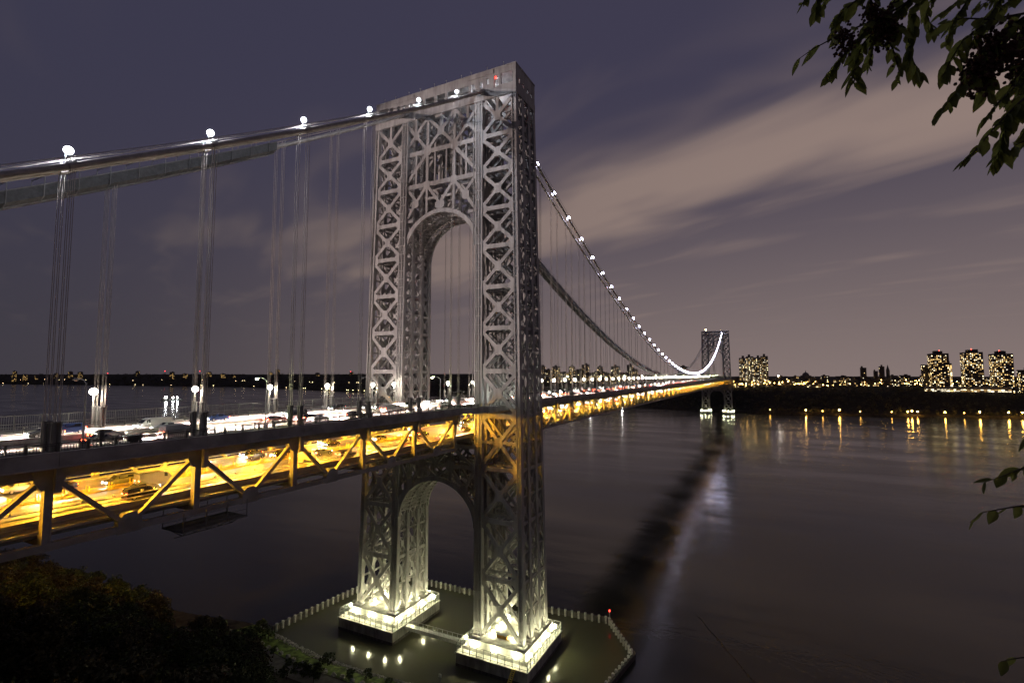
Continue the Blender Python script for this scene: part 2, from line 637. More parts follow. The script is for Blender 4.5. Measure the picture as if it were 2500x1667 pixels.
def column(ix, side, inner):
    m = MB()
    w = 2.7 if (inner and abs(ix) == 1) else (1.7 if not inner else 1.8)
    h = 1.5
    zt = 176.5

    def c(z, oy=0.0, ox=0.0):
        y = (TA(z) + w / 2) if inner else (TB(z) - w / 2)
        return Vector((ix * (TD(z) - h / 2) + ox, side * y + oy, z))
    fl = 0.36
    fls = (-w / 2 + fl / 2, w / 2 - fl / 2) if w < 2 else (-w / 2 + fl / 2, -0.12, w / 2 - fl / 2)
    for oy in fls:
        m.beam(c(ZB, oy), c(zt, oy), fl, h, (1, 0, 0))
    m.beam(c(ZB), c(zt), w - 0.2, h - 0.7, (1, 0, 0))
    # cover strips on the broad face
    if w > 2:
        for ox in (-1, 1):
            m.beam(c(ZB, w * 0.25, ox * (h / 2 - 0.2)), c(zt, w * 0.25, ox * (h / 2 - 0.2)), 0.22, 0.2, (1, 0, 0))
    # batten plates like ladder rungs
    z = ZB + 1.5
    while z < zt - 1:
        p = c(z)
        m.box(p.x - h / 2 + 0.12, p.x + h / 2 - 0.12, p.y - w / 2 + 0.1, p.y + w / 2 - 0.1, z - 0.16, z + 0.16)
        z += 2.9
    # foot
    p = c(ZB)
    m.box(p.x - h / 2 - 0.35, p.x + h / 2 + 0.35, p.y - w / 2 - 0.3, p.y + w / 2 + 0.3, ZB - 0.1, ZB + 0.7)
    return m


def xplane(ix, z, inset=0.75):
    return ix * (TD(z) - inset)


def ngon(c, e1, e2, pts):
    return [Vector(c) + Vector(e1) * a + Vector(e2) * b for a, b in pts]


def gus(cy, cz, x, sy, sz, th):
    k = 0.58
    return MB().prism(ngon((x, cy, cz), (0, 1, 0), (0, 0, 1), [(sy, -sz * k), (sy, sz * k), (sy * k, sz), (-sy * k, sz), (-sy, sz * k), (-sy, -sz * k), (-sy * k, -sz), (sy * k, -sz)]), (th, 0, 0))


def build_tower(label):
    T = thing('bridge_tower', (0, 0, ZB), label, 'bridge tower', 'towers of the suspension bridge')
    for side in (-1, 1):
        for ix in IX:
            part('column', column(ix, side, True), STEEL, T)
            part('column', column(ix, side, False), STEEL, T)
        for ix in IX:
            outer = abs(ix) == 1
            wi = 2.7 if outer else 1.8
            for k in range(len(LV) - 1):
                z0, z1 = LV[k], LV[k + 1]
                ins = 0.62

                def P(z, t, dx=0.0):
                    a = TA(z) + wi - 0.1
                    b = TB(z) - 1.6
                    return Vector((xplane(ix, z, ins) + dx, side * (a + (b - a) * t), z))
                zz0, zz1 = z0 + 0.9, z1 - 0.9
                dw = (1.12 if outer else 0.8)
                sg = -1 if ix < 0 else 1
                part('diagonal', MB().beam(P(zz0, 0), P(zz1, 1), 0.62, dw, (0, 0, 1)), STEEL, T)
                part('diagonal', MB().beam(P(zz0, 1, 0.02), P(zz1, 0, 0.02), 0.62, dw, (0, 0, 1)), STEEL, T)
                if outer:
                    c = (P(zz0, 0) + P(zz1, 1) + P(zz0, 1) + P(zz1, 0)) / 4
                    part('gusset_plate', gus(c.y, c.z, c.x, 1.25, 1.55, 0.72), STEEL, T)
                    if k == len(LV) - 2:
                        part('top_hanger', MB().beam((c.x, c.y, c.z), (xplane(ix, z1, ins), c.y, z1 + 0.5), 0.6, 1.0, (0, 1, 0)), STEEL, T)
                    if k == 3:
                        part('cross_strut', MB().beam(P(c.z, 0, .01), P(c.z, 1, .01), 0.58, 0.9), STEEL, T)
            for k, z in enumerate(LV[1:-1]):
                a = side * (TA(z) + wi - 0.1)
                b = side * (TB(z) - 1.6)
                x = xplane(ix, z, 0.62)
                m = MB().beam((x, a, z), (x, b, z), 0.66, 1.35 if outer else 1.0)
                if outer:
                    for yy_, s2 in ((a, 1), (b, -1)):
                        e = side * s2
                        m.prism([(x, yy_, z - 2.6), (x, yy_ + e * 0.7, z - 1.9), (x, yy_ + e * 1.9, z - 0.6), (x, yy_ + e * 1.9, z + 0.6), (x, yy_ + e * 0.7, z + 1.9), (x, yy_, z + 2.6)], (0.70, 0, 0))
                part('strut', m, STEEL, T)
        # narrow side faces: small crossed lacing in three bays, and the struts through the depth
        for inner in (True, False):
            for k in range(len(LV) - 1):
                m = MB()
                z0, z1 = LV[k], LV[k + 1]

                def Q(t, z):
                    y = (TA(z) + 0.55) if inner else (TB(z) - 0.55)
                    return Vector((t * (TD(z) - 0.75), side * y, z))
                for a, b in ((-1, -0.36), (-0.36, 0.36), (0.36, 1)):
                    zm = (z0 + z1) / 2
                    for u, v in ((z0, zm), (zm, z1)):
                        m.beam(Q(a, u), Q(b, v), 0.34, 0.55)
                        m.beam(Q(b, u) + Vector((0, .01, 0)), Q(a, v) + Vector((0, .01, 0)), 0.34, 0.55)
                        c = (Q(a, u) + Q(b, v)) / 2
                        m.box(c.x - 0.8, c.x + 0.8, c.y - 0.19, c.y + 0.19, c.z - 0.9, c.z + 0.9)
                    m.beam(Q(a, zm), Q(b, zm), 0.4, 0.5)
                m.beam(Q(-1, z1) + Vector((0, .02, 0)), Q(1, z1) + Vector((0, .02, 0)), 0.5, 0.95)
                part('lacing_panel', m, STEEL, T, kind='stuff')
        # floors inside the leg: cross beams at each level
        for z in LV[1:-1]:
            m = MB()
            for t in (0.25, 0.5, 0.75):
                y = side * (TA(z) + 2 + (TB(z) - TA(z) - 4) * t)
                m.beam((-TD(z) + 1.2, y, z - 0.2), (TD(z) - 1.2, y, z - 0.2), 0.4, 0.7)
            part('inner_cross_beams', m, STEEL, T, kind='stuff')
    # upper portal between the legs
    for ix in IX:
        outer = abs(ix) == 1
        sc_ = 1.0 if outer else 0.72

        def X(z):
            return xplane(ix, z, 0.62)

        def mem(name, y0, z0, y1, z1, w, dx=0.0):
            return part(name, MB().beam((X(z0) + dx, y0, z0), (X(z1) + dx, y1, z1), 0.6, w * sc_, (0, 0, 1) if abs(z1 - z0) < abs(y1 - y0) * 20 else (0, 1, 0)), STEEL, T)
        H = 13.9
        for z in (162.4, 150.7):
            mem('portal_strut', -H, z, H, z, 1.5, 0.012)
        for s in (-1, 1):
            mem('portal_post', s * 5.47, 151, s * 5.47, 174.8, 1.05, 0.02)
            # top tier crosses
            mem('portal_diagonal', s * 5.47, 162.9, s * 14.0, 172.9, 1.05)
            mem('portal_diagonal', s * 5.47, 174.6, s * 14.0, 165.2, 1.05, 0.03)
            mem('portal_post', s * 10.6, 169.1, s * 10.6, 174.8, 0.9, 0.04)
            mem('portal_diagonal', s * 5.47, 162.9, -s * 5.47, 174.4, 1.05, 0.015 * s)
            # middle tier
            mem('portal_diagonal', s * 5.47, 162.0, s * 13.8, 152.6, 1.1)
            mem('portal_post', s * 10.2, 151, s * 10.2, 162.2, 0.7, 0.05)
            mem('portal_post', s * 2.3, 151, s * 2.3, 162.2, 0.55, 0.05)
            # lower tier, round the arch
            mem('portal_diagonal', s * 5.47, 150.4, 0, 143.2, 1.05, 0.02 * s)
            mem('portal_diagonal', s * 5.47, 150.4, s * 10.2, 144.6, 1.05)
            mem('portal_diagonal', s * 13.9, 150.2, s * 9.4, 144.8, 1.0)
            mem('portal_diagonal', s * 10.2, 144.6, s * 14.1, 139.0, 1.05)
            mem('portal_strut', s * 5.0, 145.6, s * 0.5, 145.6, 0.8)
            mem('portal_post', s * 5.47, 150.4, s * 5.47, 140.6, 0.8)
            mem('portal_strut', s * 14.0, 138.6, s * 11.3, 138.6, 0.9)
            if outer:
                for (cy, cz, a, b) in ((s * 5.47, 162.4, 1.6, 1.5), (s * 5.47, 150.6, 1.35, 1.25), (s * 10.2, 144.6, 1.35, 1.5), (s * 10.2, 168.6, 1.1, 1.35)):
                    part('gusset_plate', gus(cy, cz, X(cz), a, b, 0.72), STEEL, T)
        mem('portal_post', 0, 168.6, 0, 174.8, 0.9, 0.05)
        if outer:
            part('gusset_plate', gus(0, 168.6, X(168.6), 1.3, 1.5, 0.72), STEEL, T)
            part('gusset_plate', gus(0, 142.9, X(142.9), 1.9, 1.4, 0.73), STEEL, T)
        # arch ribs
        for (zc, r, name) in ((127.4, 12.7, 'arch_rib'), (38.4, 13.1, 'lower_arch_rib')):
            m = MB()
            n = 28
            prev = None
            for k in range(n + 1):
                t = math.pi * k / n
                z = zc + r * math.sin(t)
                rr = r * (1 + 0.08 * abs(math.cos(t)) if name == 'arch_rib' else 1 + 0.10 * abs(math.cos(t)))
                y = rr * math.cos(t)
                th = 1.35 + 0.3 * abs(math.cos(t)) ** 3
                z2 = zc + (r + th) * math.sin(t)
                y2 = (rr + th) * math.cos(t)
                cur = ((X(z), y, z), (X(z2), y2, z2))
                if prev:
                    e = Vector((0.42 if outer else 0.3, 0, 0))
                    a, b, c, d = (Vector(q_) for q_ in (prev[0], cur[0], cur[1], prev[1]))
                    m.add([a - e, b - e, c - e, d - e, a + e, b + e, c + e, d + e], [(0, 1, 2, 3), (7, 6, 5, 4), (0, 4, 5, 1), (3, 2, 6, 7)])
                prev = cur
            part(name, m, STEEL, T)
        # lower portal truss under the deck
        for z in (63.0, 56.6):
            mem('portal_strut', -14.7, z, 14.7, z, 1.1, 0.012)
        for s in (-1, 1):
            mem('portal_post', s * 5.5, 52.0, s * 5.5, 63, 0.8)
            mem('portal_diagonal', s * 5.5, 62.8, 0, 56.8, 0.8, 0.02 * s)
            mem('portal_diagonal', s * 5.5, 62.8, s * 14.4, 56.8, 0.8)
            mem('portal_diagonal', s * 5.5, 56.4, 0, 52.6, 0.7, 0.02 * s)
            mem('portal_diagonal', s * 5.5, 56.4, s * 10.6, 49.8, 0.8)
            mem('portal_diagonal', s * 14.6, 56.2, s * 10.6, 49.4, 0.8, .03)
            mem('portal_diagonal', s * 10.6, 49.4, s * 14.8, 44.6, 0.8)
            if outer:
                part('gusset_plate', gus(s * 5.5, 56.6, X(56.6), 1.5, 1.5, 0.72), STEEL, T)
                part('gusset_plate', gus(s * 10.6, 49.6, X(49.6), 1.3, 1.5, 0.72), STEEL, T)
    # lattice of the arch soffits between the ribs
    for (zc, r, k0) in ((127.4, 12.7, 0.08), (38.4, 13.1, 0.10)):
        m = MB()
        n = 30
        for k in range(1, n):
            t = math.pi * k / n
            z = zc + (r + 0.25) * math.sin(t)
            y = (r * (1 + k0 * abs(math.cos(t))) + 0.25) * math.cos(t)
            d = TD(z) - 0.6
            m.beam((-d, y, z), (d, y, z), 0.22, 0.3)
            t2 = math.pi * (k + 1) / n
            z2 = zc + (r + 0.25) * math.sin(t2)
            y2 = (r * (1 + k0 * abs(math.cos(t2))) + 0.25) * math.cos(t2)
            for a, b in ((-1, -0.36), (-0.36, 0.36), (0.36, 1)):
                if k < n - 1:
                    m.beam((a * d, y, z), (b * d, y2, z2), 0.14, 0.2)
                    m.beam((b * d, y, z + .01), (a * d, y2, z2 + .01), 0.14, 0.2)
        part('arch_lattice', m, STEEL, T, kind='stuff')
    # members through the depth of the portal
    m = MB()
    for z in (174.0, 168.6, 162.4, 156.5, 150.7, 144.8, 63, 56.6):
        for y in (-10.4, -5.47, 0, 5.47, 10.4):
            m.beam((-TD(z) + 1, y, z), (TD(z) - 1, y, z), 0.45, 0.6)
    part('portal_cross_beams', m, STEEL, T, kind='stuff')
    part('lift_shaft', MB().tube([(-2, 3.4, 151), (-2, 3.4, 175)], 0.9, 10), STEEL, T)
    # head of the tower: band, wall with openings, roof
    m = MB()
    zb0, zb1, zw = 174.7, 177.2, 184.0
    d0, b0 = TD(zb0) + 0.06, TB(zb0) + 0.06
    m.box(-d0, -d0 + 0.7, -b0, b0, zb0, zb1)
    m.box(d0 - 0.7, d0, -b0, b0, zb0, zb1)
    for s in (-1, 1):
        m.box(-d0 + 0.7, d0 - 0.7, min(s * b0, s * (b0 - 0.7)), max(s * b0, s * (b0 - 0.7)), zb0, zb1)
    part('head_band', m, STEEL, T)
    m = MB()
    d1, b1 = d0 - 0.12, b0 - 0.12
    ops = [(25.4, 4.3, 178.3, 182.0), (21.6, 1.5, 178.0, 181.8), (18.4, 1.1, 179.6, 181.6), (15.9, 1.1, 179.0, 181.2), (12.9, 1.5, 178.0, 181.2), (9.3, 3.6, 177.8, 181.2), (4.7, 4.0, 177.8, 181.2), (0, 3.4, 177.8, 181.2)]
    full = sorted([(s * a, w, p, q_) for a, w, p, q_ in ops for s in ((-1, 1) if a else (1,))])
    for sx, x0, x1 in ((-1, -d1, -d1 + 0.5), (1, d1 - 0.5, d1)):
        y = -b1
        for a, w, p, q_ in full:
            m.box(x0, x1, y, a - w / 2, zb1, zw)
            m.box(x0, x1, a - w / 2, a + w / 2, zb1, p)
            m.box(x0, x1, a - w / 2, a + w / 2, q_, zw)
            y = a + w / 2
        m.box(x0, x1, y, b1, zb1, zw)
    for s in (-1, 1):
        ya, yb = sorted((s * b1, s * (b1 - 0.5)))
        x = -d1 + 0.5
        for a in (-4.6, -1.6, 1.6, 4.6):
            m.box(x, a - 0.5, ya, yb, zb1, zw)
            m.box(a - 0.5, a + 0.5, ya, yb, zb1, 178.6)
            m.box(a - 0.5, a + 0.5, ya, yb, 180.2, zw)
            x = a + 0.5
        m.box(x, d1 - 0.5, ya, yb, zb1, zw)
    part('head_wall', m, STEEL, T)
    part('roof', MB().box(-d1 - 0.1, d1 + 0.1, -b1 - 0.1, b1 + 0.1, zw + 0.002, zw + 0.45), STEEL, T)
    for s in (-1, 1):
        part('ledge', MB().box(-d1 - 0.25, -d1 - 0.12, s * 16 - 4.6, s * 16 + 4.6, 182.6, 183.9), STEEL, T)
    for y in (-24, -18, -12, -8, -2, 3, 9, 14, 20, 25):
        part('roof_post', MB().tube([(-d1 + 0.4, y, zw), (-d1 + 0.4, y, zw + 1.6)], 0.07, 5).sphere((-d1 + 0.4, y, zw + 1.75), 0.2, 6, 4), GALV, T)
    # saddle housings where the cables meet the head
    for y in (-15.3 - 1.37, -15.3 + 1.37, 15.3 - 1.37, 15.3 + 1.37):
        part('cable_saddle', MB().tube([(-9.4, y, cable_z(-9.4)), (-5, y, 179.6), (0, y, 180.4), (5, y, 179.6), (9.4, y, cable_z(-9.4))], 0.72, 8), STEEL, T)
    # pipe run and ladder on the near inner column
    for side in (-1, 1):
        m = MB()
        for dy in (0.2, 0.75):
            m.tube([(-TD(z) - 0.12, side * (TA(z) - 0.35) + dy * 0.4, z) for z in (78, 130, 172)], 0.10, 5)
        part('pipe_run', m, STEEL, T)
    return T


tower = build_tower('nearer grey steel bridge tower with crossed bracing, floodlit pier and round arch')
far_tower = dup(tower, (SPAN, 0, ZB), 'smaller far bridge tower against the city, at the end of the span')
# red beacons in the openings of the near head
for (px, py, d, lb) in ((1210, 191, 0, 'upper left red beacon lamp in a head opening of the near tower'), (1222, 201, 0, 'lower right red beacon lamp in a head opening of the near tower')):
    D = (Vector(at(px, py, 1)) - CAM)
    t_ = (-6.4 - CAM.x) / D.x
    p = CAM + D * t_
    b = thing('red_beacon', (p.x, p.y, p.z - 0.5), lb, 'beacon', 'red beacons in the tower head')
    part('bracket', MB().box(p.x - 0.1, p.x + 0.45, p.y - 0.12, p.y + 0.12, p.z - 0.5, p.z - 0.25), LAMPGREY, b)
    part('lens', MB().sphere((p.x, p.y, p.z), 0.3, 8, 6), E_RED, b)
b = thing('amber_beacon', (SPAN - 4, 19, 184.45), 'glowing amber beacon on top of the far tower', 'beacon')
part('mast', MB().tube([(SPAN - 4, 19, 184.4), (SPAN - 4, 19, 187)], 0.25, 6), LAMPGREY, b)
part('lens', MB().sphere((SPAN - 4, 19, 188), 1.3, 8, 6), emit('amber_beacon_glow', (1, 0.62, 0.25), 90, False), b)


# ---------------------------------------------------------------- piers, fences, flood lights
def build_pier(side, label):
    y0, y1 = (11.92, 35.28) if side > 0 else (-35.28, -11.92)
    x0, x1 = -13.7, 11.9
    P = thing('tower_pier', (0, side * 23.4, 0), label, 'bridge pier', 'concrete piers of the towers')
    m = MB().box(x0, x1, y0, y1, -4, 3.7)
    part('pier_wall', m, CONC, P)
    part('pier_top', MB().box(x0 - 0.25, x1 + 0.25, y0 - 0.25, y1 + 0.25, 3.702, 4.05), CONC, P)
    part('tide_band', MB().box(x0 - .03, x1 + .03, y0 - .03, y1 + .03, -1, 0.9), TIMBER, P)
    part('plinth', MB().box(-10.4, 10.4, side * 23.4 - 9.6, side * 23.4 + 9.6, 4.05, 6.9), CONC, P)
    part('plinth_curb', MB().box(-11.2, 11.2, side * 23.4 - 10.3, side * 23.4 + 10.3, 4.052, 5.0), CONC, P)
    return P


def build_fence(side, label):
    y0, y1 = (11.92, 35.28) if side > 0 else (-35.28, -11.92)
    x0, x1 = -13.7, 11.9
    ex = 0.45
    P = thing('pier_fence', (0, side * 23.4, 4.05), label, 'fence', 'fences round the tower piers')
    xa, xb, ya, yb = x0 + ex - 0.35, x1 - ex + 0.35, y0 + ex - 0.35, y1 - ex + 0.35
    loop = [(xa, ya), (xb, ya), (xb, yb), (xa, yb)]
    for k in range(4):
        a = Vector((*loop[k], 0))
        b_ = Vector((*loop[(k + 1) % 4], 0))
        L = (b_ - a).length
        n = max(1, round(L / 2.35))
        for i in range(n):
            p = a + (b_ - a) * (i / n)
            part('fence_post', MB().box(p.x - 0.07, p.x + 0.07, p.y - 0.07, p.y + 0.07, 4.05, 6.75), RAILPAINT, P)
        for z in (4.5, 5.6, 6.7):
            part('rail', MB().beam((a.x, a.y, z), (b_.x, b_.y, z), 0.08, 0.08), RAILPAINT, P)
        m = MB()
        nn = int(L / 0.45)
        for i in range(nn):
            p = a + (b_ - a) * ((i + 0.5) / nn)
            m.box(p.x - 0.012, p.x + 0.012, p.y - 0.012, p.y + 0.012, 4.1, 6.65)
        part('fence_wires', m, GALV, P, kind='stuff')
    return P


piers = {s: build_pier(s, lb) for s, lb in ((-1, 'pale concrete pier under the near leg of the near tower'), (1, 'pale concrete pier under the farther leg of the near tower'))}
fences = {s: build_fence(s, lb) for s, lb in ((-1, 'post and wire fence round the nearer floodlit pier'), (1, 'post and wire fence round the farther floodlit pier'))}
for s, lb in ((-1, 'right hand pier of the far tower across the river'), (1, 'left hand pier of the far tower across the river')):
    dup(piers[s], (SPAN, s * 23.4, 0), lb)

# lamps standing round the plinths, washing the legs and pier tops
fl0 = None
spots_ = []
for side in (-1, 1):
    yc = side * 23.4
    for x in (-9.2, -3.2, 3.2, 9.2):
        spots_.append((x, yc - 10.8, 0, 1))
        spots_.append((x, yc + 10.8, 0, -1))
    for y in (-7, 0, 7):
        spots_.append((-11.7, yc + y, 1, 0))
        spots_.append((11.7 - 0.8, yc + y, -1, 0))


def make_flood(label, group, glow=E_FLOOD, name='pier_lamp', r=0.46, hh=1.7):
    F = thing(name, (0, 0, 0), label, 'floodlight', group)
    part('base', MB().box(-0.28, 0.28, -0.28, 0.28, 0, 0.1), LAMPGREY, F)
    part('stem', MB().tube([(0, 0, 0.1), (0, 0, hh)], 0.06, 6), LAMPGREY, F)
    part('bracket', MB().box(-0.14, 0.14, -0.14, 0.14, hh - .08, hh + .08), LAMPGREY, F)
    part('lamp_globe', MB().sphere((0, 0, hh + .1 + r), r, 8, 6), glow, F, smooth_=True)
    return F


WH = {(-1): 'nearer', 1: 'farther'}
il0 = None
for side in (-1, 1):
    i = 0
    for x in (-5.2, 0, 5.2):
        for dy in (-3.6, 3.6):
            i += 1
            lb = f'{nth(i)} glaring lamp between the column feet on the {WH[side]} pier'
            if il0 is None:
                il0 = make_flood(lb, 'lamps between the column feet', E_INNER, 'pier_lamp', 0.32, 0.6)
                il0.location = (x, side * 23.4 + dy, 6.9)
            else:
                dup(il0, (x, side * 23.4 + dy, 6.9), lb)
cnt = {}
for i, (x, y, ax, ay) in enumerate(spots_):
    side = -1 if y < 0 else 1
    cnt[side] = cnt.get(side, 0) + 1
    edge = 'upriver edge' if ay < 0 else 'downriver edge' if ay > 0 else 'shore edge' if ax > 0 else 'river edge'
    key = (side, edge)
    cnt[key] = cnt.get(key, 0) + 1
    lb = f'{nth(cnt[key])} glaring lamp along the {edge} of the {WH[side]} pier top'
    rz = math.atan2(ay, ax)
    if fl0 is None:
        fl0 = make_flood(lb, 'lamps round the pier tops')
        fl0.location = (x, y, 4.05)
        fl0.rotation_euler = (0, 0, rz)
    else:
        dup(fl0, (x, y, 4.05), lb, rz)
for side in (-1, 1):
    for i, (x, y, rz) in enumerate(((-12.0, side * 23.4 + 7, 0), (-12.0, side * 23.4, 0), (-12.0, side * 23.4 - 7, 0), (0, side * 23.4 - 10.9, 0), (0, side * 23.4 + 10.9, 0))):
        dup(fl0, (SPAN + x, y, 4.05), f'{nth(i + 1)} glaring lamp on the {"right" if side < 0 else "left"} pier of the far tower', rz)

# footbridge between the two piers
cw = thing('pier_footbridge', (-7, 1, 3.2), 'narrow railed footbridge joining the two tower piers', 'footbridge')
part('girder', MB().box(-8.0, -6.2, -11.6, 11.6, 2.6, 3.55), GALV, cw)
part('walkway', MB().box(-8.1, -6.1, -11.6, 11.6, 3.552, 3.7), GALV, cw)
for x in (-8.05, -6.15):
    part('rail', MB().beam((x, -11.6, 4.8), (x, 11.6, 4.8), 0.07, 0.07), GALV, cw)
    for k in range(13):
        y = -11.4 + 1.9 * k
        part('rail_post', MB().box(x - 0.04, x + 0.04, y - 0.04, y + 0.04, 3.7, 4.8), GALV, cw)
gw = thing('gangway', (-14.5, -31, 0), 'yellow gangway ladder leaning against the shore side of the near pier', 'gangway')
for dy in (-0.5, 0.5):
    part('stringer', MB().beam((-18.6, -31.2 + dy, 0.3), (-13.9, -31.2 + dy, 4.2), 0.12, 0.35), YELLOW, gw)
for k in range(12):
    t_ = (k + 0.5) / 12
    part('tread', MB().box(-18.6 + 4.7 * t_ - 0.15, -18.6 + 4.7 * t_ + 0.15, -31.68, -30.72, 0.42 + 3.9 * t_, 0.50 + 3.9 * t_), YELLOW, gw)
wp = thing('equipment_box', (-4, -23.4, 6.9), 'orange and white equipment box between the columns of the nearer pier', 'equipment box')
part('box_body', MB().box(-6.2, -5.2, -25, -21.5, 6.9, 7.9), pbr('orange_box_paint', (0.6, 0.3, 0.04), 0.5), wp)
part('box_lid', MB().box(-6.3, -5.1, -25.1, -21.4, 7.902, 8.0), GALV, wp)

# ---------------------------------------------------------------- fender ring of sheet piles
fl = thing('pier_fender', (0, 0, 0), 'ring of pale capped piles and dark timber wall in the water round the piers', 'pier fender')
ring = [(-25.0, 53.4), (9.2, 50.8), (29.0, 42.0), (29.0, 6.0), (29.2, -24.0), (31.5, -45.5), (13.6, -58.2), (-6.0, -55.2), (-16, -51), (-25.5, -40)]
for a, b in zip(ring, ring[1:]):
    a = Vector((*a, 0))
    b = Vector((*b, 0))
    L = (b - a).length
    part('timber_wall', MB().beam((a.x, a.y, 0.1), (b.x, b.y, 0.1), 0.35, 2.9), TIMBER, fl)
    part('capping_beam', MB().beam((a.x, a.y, 1.7), (b.x, b.y, 1.7), 0.8, 0.3), TIMBER, fl)
    nrm = Vector((0, 0, 1)).cross((b - a).normalized())
    c0 = Vector((2, 0, 0))
    if nrm.dot(c0 - (a + b) / 2) < 0:
        nrm = -nrm
    n = max(1, round(L / 2.3))
    for k in range(n):
        p = a + (b - a) * ((k + 0.5) / n) + nrm * 0.55
        q_ = part('pile', MB().tube([(p.x, p.y, -2.5), (p.x, p.y, 2.0)], 0.36, 8), CAPM, fl)
        part('pile_cap', MB().tube([(p.x, p.y, 2.0), (p.x, p.y, 2.45)], [0.47, 0.43], 8), CAPM, q_)
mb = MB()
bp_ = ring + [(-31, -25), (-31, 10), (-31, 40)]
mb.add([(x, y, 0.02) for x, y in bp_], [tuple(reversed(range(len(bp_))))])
solo('basin_water', mb, water_mat('lamplit_basin_water', (0.085, 0.084, 0.052, 1), 0.10, 0.06), kind='structure', loc=(0, 0, 0.02))  # basin sheet coloured lighter and greener to stand in for pier lamplight
nl = thing('navigation_light', (31.5, -45.5, 1.85), 'red navigation light on a short post at the fender corner', 'navigation light')
part('post', MB().tube([(31.5, -45.5, 1.85), (31.5, -45.5, 4.0)], 0.12, 6), GALV, nl)
part('lens', MB().sphere((31.5, -45.5, 4.25), 0.26, 8, 6), E_RED, nl)
mk = thing('marker_post', (-22.5, -12.6, 0), 'white topped marker post in the water by the shore', 'marker post')
part('post', MB().tube([(-22.5, -12.6, -2), (-22.5, -12.6, 2.6)], 0.12, 6), STEEL_DK, mk)
part('sign_board', MB().box(-22.75, -22.6, -13.0, -12.2, 1.7, 2.5), CAPM, mk)
fb = thing('floating_boom', (40, -77, 0), 'dark dotted line of floats drifting in the open water', 'floating boom')
for k in range(30):
    t_ = k / 29
    p = Vector((50.2, -72.3, 0)).lerp(Vector((16, -91.5, 0)), t_) + Vector((math.sin(k * 0.7) * 0.4, 0, 0))
    d_ = Vector((-0.85, -0.5, 0.0))
    part('float', MB().tube([p - d_ * 0.33 + Vector((0, 0, .05)), p + d_ * 0.33 + Vector((0, 0, .05))], 0.16, 6), TIMBER, fb)
# ---------------------------------------------------------------- decks
RZ = 75.45


